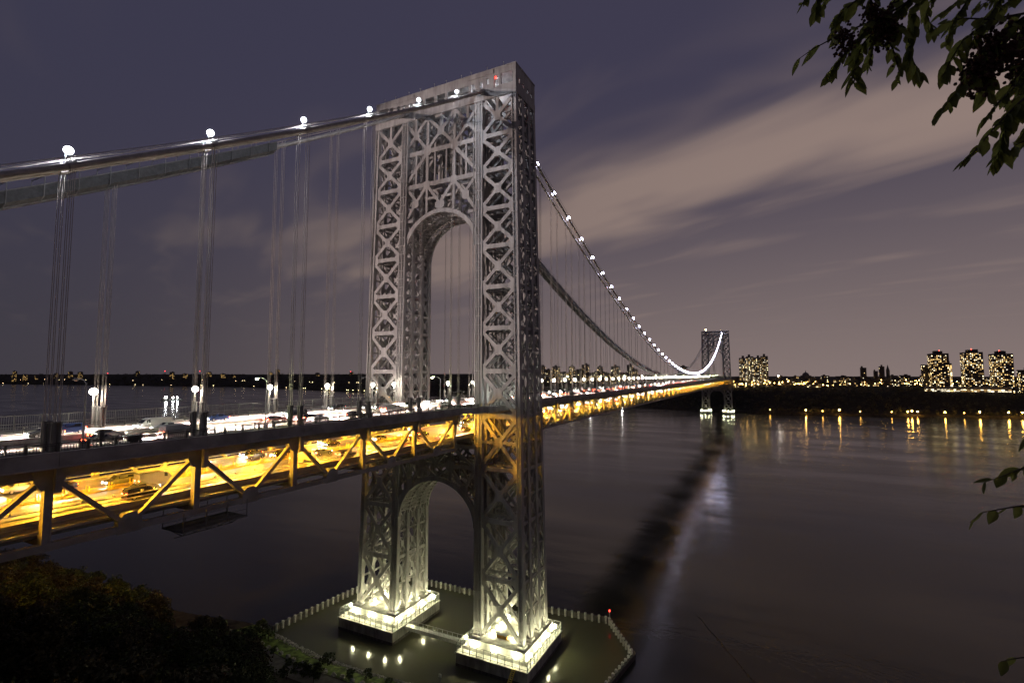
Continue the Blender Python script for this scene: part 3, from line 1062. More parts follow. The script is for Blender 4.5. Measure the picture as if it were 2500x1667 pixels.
def build_deck(name, xs, label, rails, post_parts):
    """xs: x of the panel points"""
    xa, xb = xs[0], xs[-1]
    D = thing(name, ((xa + xb) / 2, 0, 63), label, 'bridge deck', 'spans of the bridge deck')
    part('upper_road', MB().box(xa, xb, -13.6, 13.6, 74.9, RZ), ASPH, D)
    part('lower_road', MB().box(xa, xb, -12.6, 12.6, 66.3, 66.9), ASPH, D)
    for s in (-1, 1):
        a, b = sorted((s * 14.02, s * 17.58))
        part('sidewalk', MB().box(xa, xb, a, b, 74.95, 75.85), SIDEW, D)
        a, b = sorted((s * 13.602, s * 14.0))
        part('parapet', MB().box(xa, xb, a, b, 74.95, 75.95), DECKSTEEL, D)
        a, b = sorted((s * 12.602, s * 13.0))
        part('lower_curb', MB().box(xa, xb, a, b, 66.2, 67.15), DECKSTEEL, D)
        for z in (67.6, 68.15):
            part('lower_rail', MB().box(xa, xb, min(a, b) + .1, max(a, b) - .1, z, z + 0.12), GALV, D)
        for yy_, zz_ in ((13.5, 66.5), (13.9, 66.2)):
            part('service_rail', MB().box(xa, xb, min(s * yy_, s * (yy_ + .14)), max(s * yy_, s * (yy_ + .14)), zz_, zz_ + .16), DECKSTEEL, D)
        part('pipe_run', MB().tube([(xa, s * 14.1, 65.4), (xb, s * 14.1, 65.4)], 0.22, 6), STEEL_DK, D)
        part('service_girder', MB().box(xa, xb, min(s * 13.3, s * 14.5), max(s * 13.3, s * 14.5), 65.7, 66.05), DECKSTEEL, D)
    part('median_barrier', MB().box(xa, xb, -0.28, 0.28, RZ + 0.002, RZ + 0.85), CONC, D)
    m = MB()
    for y in (-0.45, 0.45):
        m.box(xa, xb, y - 0.05, y + 0.05, 67.4, 67.5)
        m.box(xa, xb, y - 0.12, y + 0.12, 66.902, 67.1)
    part('median_rail', m, YELLOW, D)
    # painted lane lines
    m = MB()
    for y in (-10.2, -6.8, -3.4, 3.4, 6.8, 10.2):
        x = xa
        while x < xb - 3:
            m.box(x, x + 3, y - 0.07, y + 0.07, RZ + 0.004, RZ + 0.008)
            x += 9
    for y in (-13.3, -0.6, 0.6, 13.3):
        m.box(xa, xb, y - 0.07, y + 0.07, RZ + 0.004, RZ + 0.008)
    for y in (-8.4, -4.6, 4.6, 8.4):
        x = xa
        while x < xb - 3:
            m.box(x, x + 3, y - 0.07, y + 0.07, 66.904, 66.908)
            x += 9
    for y in (-12.2, 12.2):
        m.box(xa, xb, y - 0.07, y + 0.07, 66.904, 66.908)
    part('lane_markings', m, PAINT, D, kind='stuff')
    # floor beams, stringers
    for k, x in enumerate(xs):
        part('floor_beam', MB().box(x - 0.35, x + 0.35, -15.2, 15.2, 73.0, 74.3), DECKSTEEL, D)
        part('floor_beam', MB().box(x - 0.35, x + 0.35, -14.9, 14.9, 64.3, 65.68), DECKSTEEL, D)
        if k < len(xs) - 1:
            xm = x + PANEL / 2
            part('floor_beam', MB().box(xm - 0.3, xm + 0.3, -15.2, 15.2, 73.3, 74.3), DECKSTEEL, D)
            part('floor_beam', MB().box(xm - 0.3, xm + 0.3, -14.9, 14.9, 64.7, 65.68), DECKSTEEL, D)
    m = MB()
    for y in (-11, -8.25, -5.5, -2.75, 0, 2.75, 5.5, 8.25, 11):
        m.box(xa, xb, y - 0.2, y + 0.2, 74.302, 74.89)
        m.box(xa, xb, y - 0.2, y + 0.2, 65.69, 66.29)
    part('stringers', m, DECKSTEEL, D, kind='stuff')
    # outer girders and trusses
    for s in (-1, 1):
        for k in range(len(xs) - 1):
            x0, x1 = xs[k], xs[k + 1]
            a, b = sorted((s * 17.6, s * 17.9))
            part('fascia_girder', MB().box(x0 + 0.02, x1 - 0.02, a, b, 74.2, 76.05).box(x0 + 0.02, x1 - 0.02, a - (0.12 if s < 0 else 0), b + (0.12 if s > 0 else 0), 74.05, 74.2), DECKSTEEL, D)
            part('top_chord', MB().box(x0, x1, s * 15.3 - 0.5, s * 15.3 + 0.5, 72.6, 73.9), DECKSTEEL, D)
            part('bottom_chord', MB().box(x0, x1, s * 15.3 - 0.48, s * 15.3 + 0.48, 63.75, 64.65), DECKSTEEL, D)
            xm = (x0 + x1) / 2
            y = s * 15.3
            part('diagonal', MB().beam((x0 + 0.5, y, 72.6), (xm - 0.3, y, 64.7), 0.55, 0.72, (0, 1, 0)), DECKSTEEL, D)
            part('diagonal', MB().beam((x1 - 0.5, y, 72.6), (xm + 0.3, y, 64.7), 0.55, 0.72, (0, 1, 0)), DECKSTEEL, D)
            part('node_plate', MB().prism([(xm - 1.5, y, 63.6), (xm + 1.5, y, 63.6), (xm + 1.5, y, 65.2), (xm + 0.7, y, 66.3), (xm - 0.7, y, 66.3), (xm - 1.5, y, 65.2)], (0, 1.04, 0)), DECKSTEEL, D)
        for k, x in enumerate(xs):
            y = s * 15.3
            v = MB().box(x - 0.28, x + 0.28, y - 0.42, y + 0.42, 63.7, 72.6)
            v.box(x - 0.46, x - 0.28, y - 0.46, y + 0.46, 63.7, 72.6).box(x + 0.28, x + 0.46, y - 0.46, y + 0.46, 63.7, 72.6)
            part('vertical', v, DECKSTEEL, D)
            part('hanger_bracket', MB().prism([(x - 1.6, y, 73.95), (x + 1.6, y, 73.95), (x + 1.6, y, 72.4), (x + 0.8, y, 71.2), (x - 0.8, y, 71.2), (x - 1.6, y, 72.4)], (0, 1.06, 0)).box(x + 0.15, x + 0.85, s * 16.6 - 0.3, s * 16.6 + 0.3, 71.0, 74.1), DECKSTEEL, D)
    # railings along the outer edge and the road edge
    R_ = {}
    for s in (-1, 1):
        near = s < 0
        nm = 'near' if near else 'far'
        F_ = thing('deck_railing', ((xa + xb) / 2, s * 17.45, 75.85), f'dark pedestrian railing on the {nm} edge of {rails}' if near else f'tall pale wire fence on the far edge of {rails}', 'railing' if near else 'fence', 'railings of the upper deck')
        n = round((xb - xa) / (PANEL / 6))
        top = 77.1 if near else 78.6
        mat = RAILPAINT if near else FENCEM
        if not near:
            n = round((xb - xa) / (PANEL / 5))
        stuffp = MB()
        for i in range(n + 1):
            x = xa + (xb - xa) * i / n
            w = 0.13 if near else 0.05
            if post_parts and i < 280:
                part('post', MB().box(x - w, x + w, s * 17.45 - w, s * 17.45 + w, 75.85, top + 0.12), mat, F_)
            else:
                stuffp.box(x - w, x + w, s * 17.45 - w, s * 17.45 + w, 75.85, top + 0.12)
        if stuffp.v:
            part('posts', stuffp, mat, F_, kind='stuff')
        for z in ((76.15, 76.85, 77.1) if near else (76.0, 77.2, 78.6)):
            part('rail', MB().box(xa, xb, s * 17.45 - 0.05, s * 17.45 + 0.05, z - 0.06, z + 0.05), mat, F_)
        m = MB()
        st = 0.30 if post_parts else 0.9
        x = xa
        while x < xb:
            m.box(x - 0.022, x + 0.022, s * 17.45 - 0.02, s * 17.45 + 0.02, 76.2, 76.8 if near else 78.55)
            x += st
        part('balusters', m, mat, F_, kind='stuff')
        F2 = thing('road_railing', ((xa + xb) / 2, s * 13.8, 76.25), f'low rail along the roadway kerb on the {nm} side of {rails}', 'railing', 'railings of the upper deck')
        for z in (76.6, 76.95):
            part('rail', MB().box(xa, xb, s * 13.8 - 0.05, s * 13.8 + 0.05, z - 0.05, z + 0.05), mat, F2)
        n = round((xb - xa) / (PANEL / 5))
        stuffp = MB()
        for i in range(n + 1):
            x = xa + (xb - xa) * i / n
            if post_parts:
                part('post', MB().box(x - 0.1, x + 0.1, s * 13.8 - 0.1, s * 13.8 + 0.1, 75.95, 77.05), mat, F2)
            else:
                stuffp.box(x - 0.1, x + 0.1, s * 13.8 - 0.1, s * 13.8 + 0.1, 75.95, 77.05)
        if stuffp.v:
            part('posts', stuffp, mat, F2, kind='stuff')
    # delineator posts along the lower median
    n = int((xb - xa) / 3.05)
    stuffp = MB()
    for i in range(n):
        for y in (-0.45, 0.45):
            x = xa + (i + 0.5) * 3.05
            if post_parts:
                part('median_post', MB().box(x - 0.06, x + 0.06, y - 0.06, y + 0.06, 66.9, 68.1), YELLOW, D)
            else:
                stuffp.box(x - 0.06, x + 0.06, y - 0.06, y + 0.06, 66.9, 68.1)
    if stuffp.v:
        part('median_posts', stuffp, YELLOW, D, kind='stuff')
    # small pale reflectors on the lower rail
    m = MB()
    x = xa + 1
    while x < xb:
        m.box(x - 0.12, x + 0.12, -12.98, -12.62, 68.3, 68.6)
        x += 3.66
    part('rail_reflectors', m, CAPM, D, kind='stuff')
    return D


side_xs = [-XT - PANEL * k for k in range(7, -1, -1)]
main_xs = [XT + PANEL * k for k in range(57)]
main_xs[-1] = SPAN - XT
side_deck = build_deck('side_span_deck', side_xs, 'two level side span of the bridge deck between the shore and the near tower', 'the side span', True)
main_deck = build_deck('main_span_deck', main_xs, 'long two level main span of the bridge deck over the river', 'the main span', False)


def tower_deck(x0, x1, label):
    D = thing('tower_crossing_deck', ((x0 + x1) / 2, 0, 66), label, 'bridge deck', 'short deck pieces through the towers')
    part('upper_road', MB().box(x0, x1, -12.9, 12.9, 74.6, RZ - 0.004), ASPH, D)
    part('lower_road', MB().box(x0, x1, -12.2, 12.2, 66.0, 66.896), ASPH, D)
    part('median_barrier', MB().box(x0, x1, -0.28, 0.28, RZ + 0.002, RZ + 0.85), CONC, D)
    for s in (-1, 1):
        a, b = sorted((s * 12.902, s * 13.3))
        part('parapet', MB().box(x0, x1, a, b, 74.6, 76.25), DECKSTEEL, D)
        part('lower_curb', MB().box(x0, x1, min(s * 12.202, s * 12.6), max(s * 12.202, s * 12.6), 66.0, 67.15), DECKSTEEL, D)
        # walkway that bends out through the leg of the tower
        xm = (x0 + x1) / 2
        pts = [(x0, 15.9), (xm - 11.5, 19.6), (xm + 11.5, 19.6), (x1, 15.9)]
        for (xa, ya), (xb, yb) in zip(pts, pts[1:]):
            part('walkway', MB().beam((xa, s * ya, 75.55), (xb, s * yb, 75.55), 3.3, 0.5), SIDEW, D)
            off = 1.75
            part('walkway_girder', MB().beam((xa, s * (ya + off), 75.1), (xb, s * (yb + off), 75.1), 0.25, 1.7), STEEL, D)
            for z in (76.4, 76.85):
                part('rail', MB().beam((xa, s * (ya + off), z), (xb, s * (yb + off), z), 0.08, 0.08), RAILPAINT, D)
            n = max(2, int(abs(xb - xa) / 2))
            for i in range(n):
                t_ = (i + 0.5) / n
                x, y = xa + (xb - xa) * t_, s * (ya + (yb - ya) * t_ + off)
                part('rail_post', MB().box(x - 0.07, x + 0.07, y - 0.07, y + 0.07, 75.9, 76.95), RAILPAINT, D)
    for x in (x0 + 2, xm - 8, xm, xm + 8, x1 - 2):
        part('floor_beam', MB().box(x - 0.4, x + 0.4, -14, 14, 73.0, 74.59), DECKSTEEL, D)
        part('floor_beam', MB().box(x - 0.4, x + 0.4, -13, 13, 64.4, 65.99), DECKSTEEL, D)
    return D


tower_deck(-XT + 0.01, XT - 0.01, 'short deck piece with bent walkways passing through the near tower')
tower_deck(SPAN - XT + 0.01, SPAN + XT - 0.01, 'short deck piece with bent walkways passing through the far tower')
ap = thing('approach_deck', (SPAN + 120, 0, 60), 'low dark approach deck running from the far tower into the city', 'bridge deck')
part('upper_road', MB().box(SPAN + XT, SPAN + 230, -14, 14, 74.6, RZ), ASPH, ap)
part('lower_road', MB().box(SPAN + XT, SPAN + 230, -13, 13, 66.2, 66.9), ASPH, ap)
for s in (-1, 1):
    part('fascia_girder', MB().box(SPAN + XT, SPAN + 230, min(s * 17.6, s * 14.01), max(s * 17.6, s * 14.01), 73.0, 76.0), DECKSTEEL, ap)
    for k in range(12):
        x = SPAN + XT + 2 + k * 17
        part('vertical', MB().box(x - 0.45, x + 0.45, s * 15.3 - 0.45, s * 15.3 + 0.45, 64, 73), DECKSTEEL, ap)
    part('bottom_chord', MB().box(SPAN + XT, SPAN + 230, s * 15.3 - 0.5, s * 15.3 + 0.5, 63.7, 64.6), DECKSTEEL, ap)
aa = thing('anchorage', (SPAN + 240, 0, 30), 'stone anchorage block where the cables end in the far bank', 'anchorage')
part('block', MB().box(SPAN + 225, SPAN + 275, -22, 22, 30, 74.5), CONC, aa)
part('cornice', MB().box(SPAN + 224, SPAN + 276, -23, 23, 72, 73.2), CONC, aa)

# painters' platform hanging below the near truss
pp = thing('work_platform', (-91, -14, 60), 'small hanging work platform with railings under the near truss', 'work platform')
part('platform_floor', MB().box(-96.5, -86, -17, -11.5, 61.7, 61.9), STEEL_DK, pp)
for y in (-17, -11.5):
    for z in (62.4, 63.0):
        part('rail', MB().box(-96.5, -86, y - 0.03, y + 0.03, z - 0.03, z + 0.03), STEEL_DK, pp)
for x in (-96.4, -93, -89.5, -86.1):
    for y in (-16.95, -11.55):
        part('hanger_rod', MB().box(x - 0.05, x + 0.05, y - 0.05, y + 0.05, 61.7, 64.6), STEEL_DK, pp)
for i in range(5):
    x = -96 + i * 2.0
    part('brace', MB().beam((x, -17, 61.7), (x + 1.2, -14, 60.5), 0.1, 0.1), STEEL_DK, pp)
    part('brace', MB().beam((x, -11.5, 61.7), (x + 1.2, -14, 60.5), 0.1, 0.1), STEEL_DK, pp)
part('brace', MB().beam((-96, -14, 60.5), (-86.5, -14, 60.5), 0.1, 0.1), STEEL_DK, pp)

# ---------------------------------------------------------------- main cables
CY = [-15.3 - 1.37, -15.3 + 1.37, 15.3 - 1.37, 15.3 + 1.37]
CN = ['outermost main cable on the near side, nearest the viewer', 'inner main cable of the near side pair under the lamps', 'inner main cable of the far side pair', 'outermost main cable on the far side of the bridge']
cable_pts = [x for x in range(-160, 0, 8)] + [x for x in range(0, 1068, 12)] + [SPAN] + [SPAN + 20 * k for k in range(1, 12)]
for y, lb in zip(CY, CN):
    C_ = thing('main_cable', (0, y, 180), lb, 'suspension cable', 'four main suspension cables')
    xs = [x for x in cable_pts if not (-9 < x < 9 or SPAN - 9 < x < SPAN + 9)]
    for lo, hi in ((-999, 0), (0, SPAN), (SPAN, 9999)):
        seg = [x for x in xs if lo < x < hi]
        if lo == -999:
            seg.append(-9)
        elif lo == 0:
            seg = [9] + seg + [SPAN - 9]
        else:
            seg = [SPAN + 9] + seg
        part('cable_strand', MB().tube([(x, y, cable_z(x)) for x in seg], 0.47, 10), CABLE, C_, smooth_=True)
        for o_ in (-0.55, 0.55):
            part('hand_rope', MB().tube([(x, y + o_, cable_z(x) + 1.25) for x in seg], 0.035 if lo < 0 else 0.05, 4), ROPE, C_)
    for x in side_xs + main_xs:
        z = cable_z(x)
        sl = (cable_z(x + 0.5) - cable_z(x - 0.5))
        d_ = Vector((1, 0, sl)).normalized() * 0.55
        bnd = part('cable_band', MB().tube([Vector((x, y, z)) - d_, Vector((x, y, z)) + d_], 0.60, 10), CABLE, C_)
        part('stanchion', MB().box(x - 0.04, x + 0.04, y - 0.57, y - 0.51, z + 0.3, z + 1.3).box(x - 0.04, x + 0.04, y + 0.51, y + 0.57, z + 0.3, z + 1.3), GALV, bnd)

# work platform (netted catwalk) wrapped under the far pair of cables
NET = pbr('platform_netting', (0.055, 0.055, 0.055), 0.6, 0, 0.4, 0.3, 1.5)


def cable_platform(x0, x1, label, hoops):
    P_ = thing('cable_platform', ((x0 + x1) / 2, 15.3, cable_z((x0 + x1) / 2)), label, 'work platform', 'platforms round the far cables')
    n = int(abs(x1 - x0) / 6) + 1
    xs = [x0 + (x1 - x0) * k / n for k in range(n + 1)]
    m = MB()
    sec = [(-2.4, 1.1), (-2.4, -0.9), (-1.2, -1.6), (1.2, -1.6), (2.4, -0.9), (2.4, 1.1)]
    for x in xs:
        m.v.extend(Vector((x, 15.3 + a, cable_z(x) + b_ * (1.0))) for a, b_ in sec)
    m.f.extend([(i * 6 + j, i * 6 + j + 1, (i + 1) * 6 + j + 1, (i + 1) * 6 + j) for i in range(n) for j in range(5)])
    part('netting_trough', m, NET, P_)
    for a in (-2.45, 2.45):
        part('edge_pipe', MB().tube([(x, 15.3 + a, cable_z(x) + 1.15) for x in xs], 0.10, 5), STEEL_DK, P_)
        part('edge_pipe', MB().tube([(x, 15.3 + a * 0.5, cable_z(x) - 1.68) for x in xs], 0.12, 5), STEEL_DK, P_)
    for k in range(hoops):
        x = x0 + (x1 - x0) * (k + 0.5) / hoops
        z = cable_z(x)
        part('hoop_frame', MB().beam((x, 12.8, z - 1), (x, 12.8, z + 2.6), 0.12, 0.12).beam((x, 17.8, z - 1), (x, 17.8, z + 2.6), 0.12, 0.12).beam((x, 12.8, z + 2.6), (x, 17.8, z + 2.6), 0.12, 0.12).beam((x, 12.8, z - 1), (x, 14.1, z - 1.75), 0.12, 0.12).beam((x, 14.1, z - 1.75), (x, 16.5, z - 1.75), 0.12, 0.12), STEEL_DK, P_)


cable_platform(-135, -60, 'grey netted work platform wrapped round the far cables left of the tower', 16)
cable_platform(12, 470, 'long netted work platform hugging the far cables right of the tower', 70)

# ---------------------------------------------------------------- hanger ropes
kn = {}
seq = sorted([x for x in side_xs + main_xs], key=lambda x: abs(x - CAM.x))
ROW = {0: 'outer near', 1: 'inner near', 2: 'inner far', 3: 'outer far'}


def hanger(x, j, detail, label):
    y = CY[j]
    H_ = thing('hanger_rope', (x, y, 75.85), label, 'hanger rope', 'vertical hanger ropes of the bridge')
    zt = cable_z(x) - 0.4
    r = 0.040
    zs = 79.7
    if zt < zs + 0.6:
        zs = 76.6
    if detail:
        for ox in (-0.24, 0.24):
            for oy in (-0.2, 0.2):
                part('rope', MB().tube([(x + ox, y + oy, zs - 0.4), (x + ox * 0.9, y + oy * 1.4, zt)], r, 5, False), ROPE, H_)
        for ox in (-0.26, 0.26):
            for oy in (-0.24, 0.24):
                part('rope_socket', MB().tube([(x + ox, y + oy, 75.8), (x + ox, y + oy, zs)], 0.18, 7), STEEL_DK, H_)
        part('tie_plate', MB().box(x - 0.5, x + 0.5, y - 0.45, y + 0.45, zs - 0.25, zs - 0.05), STEEL_DK, H_)
    else:
        for ox in (-0.24, 0.24):
            part('rope', MB().tube([(x + ox, y, zs - 0.4), (x + ox, y, zt)], 0.055, 4, False), ROPE, H_)
        part('rope_socket', MB().box(x - 0.42, x + 0.42, y - 0.3, y + 0.3, 75.85, zs), STEEL_DK, H_)


for j in range(4):
    sl = sorted([x for x in side_xs if x > -125], reverse=True)
    for i, x in enumerate(sl):
        hanger(x, j, True, f'{ROW[j]} hanger ropes, {nth(i + 1)} set left of the near tower')
    for i, x in enumerate(main_xs):
        hanger(x, j, i < 5 and j < 2, f'{ROW[j]} hanger ropes, {nth(i + 1)} set right of the near tower')


# ---------------------------------------------------------------- lamps on the bridge
BULBS = {}


def bulb(L, p, watts, col):
    key = (watts, col)
    if key not in BULBS:
        d_ = bpy.data.lights.new('lamp_bulb', 'POINT')
        d_.energy = watts
        d_.color = col
        d_.shadow_soft_size = 0.12
        BULBS[key] = d_
    o = bpy.data.objects.new('lamp_bulb', BULBS[key])
    COL.objects.link(o)
    o.parent = L
    o.location = p
    KIDS.setdefault(L.name, []).append(o)


def make_cable_lamp(label):
    L = thing('cable_lamp', (0, 0, 0), label, 'lamp', 'white lamps strung along the near cable')
    part('post', MB().tube([(-0.3, 0, 0), (-0.3, 0, 1.5), (-0.1, 0, 1.6)], 0.05, 6), GALV, L)
    part('base_clamp', MB().box(-0.25, 0.25, -0.3, 0.3, -0.12, 0.1), GALV, L)
    part('globe', MB().sphere((0, 0, 2.0), 0.56, 16, 12), E_NEARCABLE, L, smooth_=True)
    bulb(L, (0, 0.0, 1.38), 5200, (0.84, 0.88, 1.0))
    return L


def make_lamp_far(label):
    L = thing('cable_lamp', (0, 0, 0), label, 'lamp', 'white lamps strung along the near cable')
    part('globe', MB().sphere((0, 0, 2.4), 0.85, 10, 7), E_SPAN, L)
    part('post', MB().tube([(0, 0, 0), (0, 0, 1.7)], 0.08, 5), GALV, L)
    return L


xs = sorted([x for x in side_xs if x > -125] + [-3.4], reverse=True)
cl0 = None
for i, x in enumerate(xs):
    lb = f'{nth(i + 1)} white globe lamp on the near cable counting left from the tower'
    p = (x, -15.3, cable_z(x) + 0.35)
    if cl0 is None:
        cl0 = make_cable_lamp(lb)
        cl0.location = p
    else:
        dup(cl0, p, lb)
cf0 = None
for i, x in enumerate(main_xs):
    lb = f'{nth(i + 1)} white globe lamp on the main span cable counting from the near tower'
    p = (x, -15.3, cable_z(x) + 0.35)
    if cf0 is None:
        cf0 = make_lamp_far(lb)
        cf0.location = p
    else:
        dup(cf0, p, lb)


def make_post_lamp(label, near=False):
    L = thing('globe_street_lamp', (0, 0, 0), label, 'street lamp', 'globe lamps on the far sidewalk')
    part('pole', MB().tube([(0, 0, 0), (0, 0, 6.0)], [0.14, 0.08], 7), GALV, L)
    part('pole_base', MB().box(-0.28, 0.28, -0.28, 0.28, 0, 0.7), GALV, L)
    part('globe', MB().sphere((0, 0, 6.6), 0.68 if near else 0.75, 16 if near else 8, 12 if near else 6), E_NEARSTREET if near else E_STREET, L, smooth_=True)
    if near:
        bulb(L, (0, -0.3, 5.75), 2600, (1.0, 0.90, 0.74))
    return L


g0 = None
gn = None
for lst, w in ((sorted([x for x in side_xs if x > -125], reverse=True) + [-2.1], 'left'), (main_xs, 'right')):
    for i, x in enumerate(lst):
        lb = f'{nth(i + 1)} bright globe lamp on the far sidewalk counting {w} from the near tower' if x != -2.1 else 'bright globe lamp on the far sidewalk just left of the farther tower leg'
        p = (x - 1.4 if x < -5 else x - 1.0, 14.35, 75.86)
        if x == -2.1:
            p = (-12.5, 14.0, 75.86)
        if x < 60:
            if gn is None:
                gn = make_post_lamp(lb, True)
                gn.location = p
            else:
                dup(gn, p, lb)
        elif g0 is None:
            g0 = make_post_lamp(lb)
            g0.location = p
        else:
            dup(g0, p, lb)


def make_gooseneck(label, glow):
    L = thing('gooseneck_street_lamp', (0, 0, 0), label, 'street lamp', 'tall gooseneck lamps on the near sidewalk')
    part('pole', MB().tube([(0, 0, 0), (0, 0, 8.6)], [0.16, 0.09], 8), GALV, L)
    part('pole_base', MB().box(-0.3, 0.3, -0.3, 0.3, 0, 0.9), LAMPGREY, L)
    part('arm', MB().tube([(0, 0, 8.5), (0, 0.7, 8.95), (0, 1.7, 9.15), (0, 2.5, 9.1)], 0.065, 6), GALV, L)
    h = part('lamp_head', MB().sphere((0, 2.8, 9.08), 0.42, 8, 5, 0.42), LAMPGREY, L)
    part('lens', MB().sphere((0, 2.8, 8.93), 0.27, 8, 5, 0.6), glow, h)
    return L


UNLIT = pbr('unlit_lens', (0.5, 0.5, 0.45), 0.3)
off = make_gooseneck('unlit gooseneck lamp nearest the viewer on the near sidewalk', UNLIT)
off.location = (-108.2, -13.9, 75.86)
on_ = make_gooseneck('greenish gooseneck lamp between the second and third near hangers', E_GREEN)
on_.location = (-80.8, -13.9, 75.86)
dup(off, (-53.3, -13.9, 75.86), 'unlit gooseneck lamp midway along the near sidewalk before the tower')
dup(on_, (-25.7, -13.9, 75.86), 'greenish gooseneck lamp last before the near tower on the sidewalk')
dup(off, (-135.6, -13.9, 75.86), 'gooseneck lamp just outside the left edge on the near sidewalk')
k = 0
x = 29.0
while x < SPAN - 30:
    k += 1
    dup(on_ if k % 2 else off, (x, -13.9, 75.86), f'{nth(k)} gooseneck lamp along the main span counting from the near tower')
    x += 27.5
for nm, p in (('electrical cabinet', (-106.4, -14.4, 75.86)),):
    cb = thing('electrical_cabinet', p, 'dark electrical cabinet on a stand beside the first gooseneck lamp', 'cabinet')
    part('cabinet_body', MB().box(p[0] - 0.3, p[0] + 0.3, p[1] - 0.3, p[1] + 0.3, p[2] + 0.7, p[2] + 2.2), RAILPAINT, cb)
    part('stand', MB().box(p[0] - 0.12, p[0] + 0.12, p[1] - 0.12, p[1] + 0.12, p[2], p[2] + 0.7), RAILPAINT, cb)
    part('vent_pipe', MB().tube([(p[0], p[1], p[2] + 2.2), (p[0], p[1], p[2] + 2.8)], 0.08, 6), GALV, cb)
bx = thing('control_box', (-103.8, -17.2, 76.3), 'dark control box hung on the near railing', 'control box')
part('box_body', MB().box(-104.5, -103.1, -17.35, -16.9, 76.35, 77.15), RAILPAINT, bx)
part('bracket', MB().box(-104.3, -103.3, -17.4, -17.35, 76.2, 76.4), RAILPAINT, bx)


# sodium fixtures under the upper deck
def make_sodium(label):
    L = thing('sodium_fixture', (0, 0, 0), label, 'ceiling lamp', 'orange lamps over the lower roadway')
    part('housing', MB().box(-0.7, 0.7, -0.3, 0.3, -0.18, 0.12), LAMPGREY, L)
    part('lens', MB().sphere((0, 0, -0.5), 0.29, 10, 7), E_SODIUM, L, smooth_=True)
    return L


s0 = None
for y, row in ((-9.0, 'near'), (9.0, 'far')):
    lst = [(x + PANEL / 2, 'side span') for x in side_xs[:-1]] + [(x + PANEL / 2, 'main span') for x in main_xs[:-1]] + [(x, 'near tower') for x in (-10, 10)]
    c_ = {}
    for x, w in lst:
        c_[w] = c_.get(w, 0) + 1
        lb = f'{nth(c_[w])} orange ceiling lamp over the {row} lower lanes of the {w}'
        p = (x, y, 72.85)
        if s0 is None:
            s0 = make_sodium(lb)
            s0.location = p
        else:
            dup(s0, p, lb)

# white work lights where the walkway passes through the near leg
for i, (x, y, rz, lb) in enumerate(((-3.0, -20.5, 2.4, 'left of two glaring white work lights inside the near tower leg at deck level'), (5.5, -23.5, -2.6, 'right of two glaring white work lights inside the near tower leg at deck level'))):
    W_ = make_flood(lb, 'white work lights at deck level in the tower', E_DECKFLOOD, 'work_light', 0.34, 2.7)
    W_.location = (x, y, 75.9)
    W_.rotation_euler = (0, 0, rz)

# unseen high mast behind the viewer's left, placed there to wash the near tower
hm = thing('unseen_mast_light', (-215, 250, 86), 'unseen high mast with a ring of floodlights, placed on the cliff top to light the near tower', 'mast light')
part('mast', MB().tube([(-215, 250, 84), (-215, 250, 116)], [0.45, 0.22], 10), GALV, hm)
part('lamp_ring', MB().tube([(-215, 250, 115.2), (-215, 250, 115.7)], 1.5, 12), LAMPGREY, hm)
ld = bpy.data.lights.new('unseen_mast_floodlight', 'SPOT')
ld.energy = 3.1e6
ld.color = (1.0, 0.80, 0.75)
ld.spot_size = RAD(21)
ld.spot_blend = 0.3
ld.shadow_soft_size = 1.6
lo_ = bpy.data.objects.new('unseen_mast_floodlight', ld)
COL.objects.link(lo_)
lo_.location = (-213, 249, 116.5)
lo_.rotation_euler = (Vector((-6, 0, 134)) - Vector((-213, 249, 116.5))).to_track_quat('-Z', 'Y').to_euler()
# ---------------------------------------------------------------- vehicles, at rest in their lanes
SECT = {
    'sedan': ([(-2.3, .78, .80, .60, .84), (-2.2, .86, .95, .68, .98), (-1.55, .90, 1.0, .72, 1.05), (-0.95, .91, 1.0, .66, 1.40), (0.25, .91, .98, .66, 1.44), (1.0, .91, .95, .74, 1.02), (2.0, .87, .82, .70, .85), (2.3, .76, .66, .60, .68)], 4.6),
    'suv': ([(-2.35, .85, 1.05, .70, 1.10), (-2.25, .93, 1.12, .74, 1.62), (-1.6, .95, 1.12, .75, 1.74), (0.2, .95, 1.12, .75, 1.76), (0.75, .95, 1.10, .73, 1.66), (1.35, .95, 1.08, .80, 1.14), (2.15, .91, .98, .76, 1.01), (2.38, .82, .80, .66, .82)], 4.75),
    'van': ([(-2.8, .96, 1.2, .86, 2.05), (-2.7, 1.0, 1.25, .88, 2.18), (0.8, 1.0, 1.25, .88, 2.20), (1.5, 1.0, 1.2, .84, 2.0), (2.2, .99, 1.15, .86, 1.28), (2.75, .92, .95, .78, 1.0)], 5.5),
}
CARCOL = {'white': (.62, .62, .60), 'silver': (.38, .39, .40), 'black': (.015, .015, .017), 'grey': (.14, .145, .15), 'red': (.28, .02, .02), 'blue': (.03, .06, .18)}
CARM = {k: pbr(f'{k}_car_paint', v, 0.25, 0.1, 0.5, 0.04, 1) for k, v in CARCOL.items()}


def wheel_mb(x, y):
    return MB().tube([(x, y - 0.11, 0.33), (x, y + 0.11, 0.33)], 0.33, 12), MB().tube([(x, y - 0.118, 0.33), (x, y + 0.118, 0.33)], 0.19, 8)


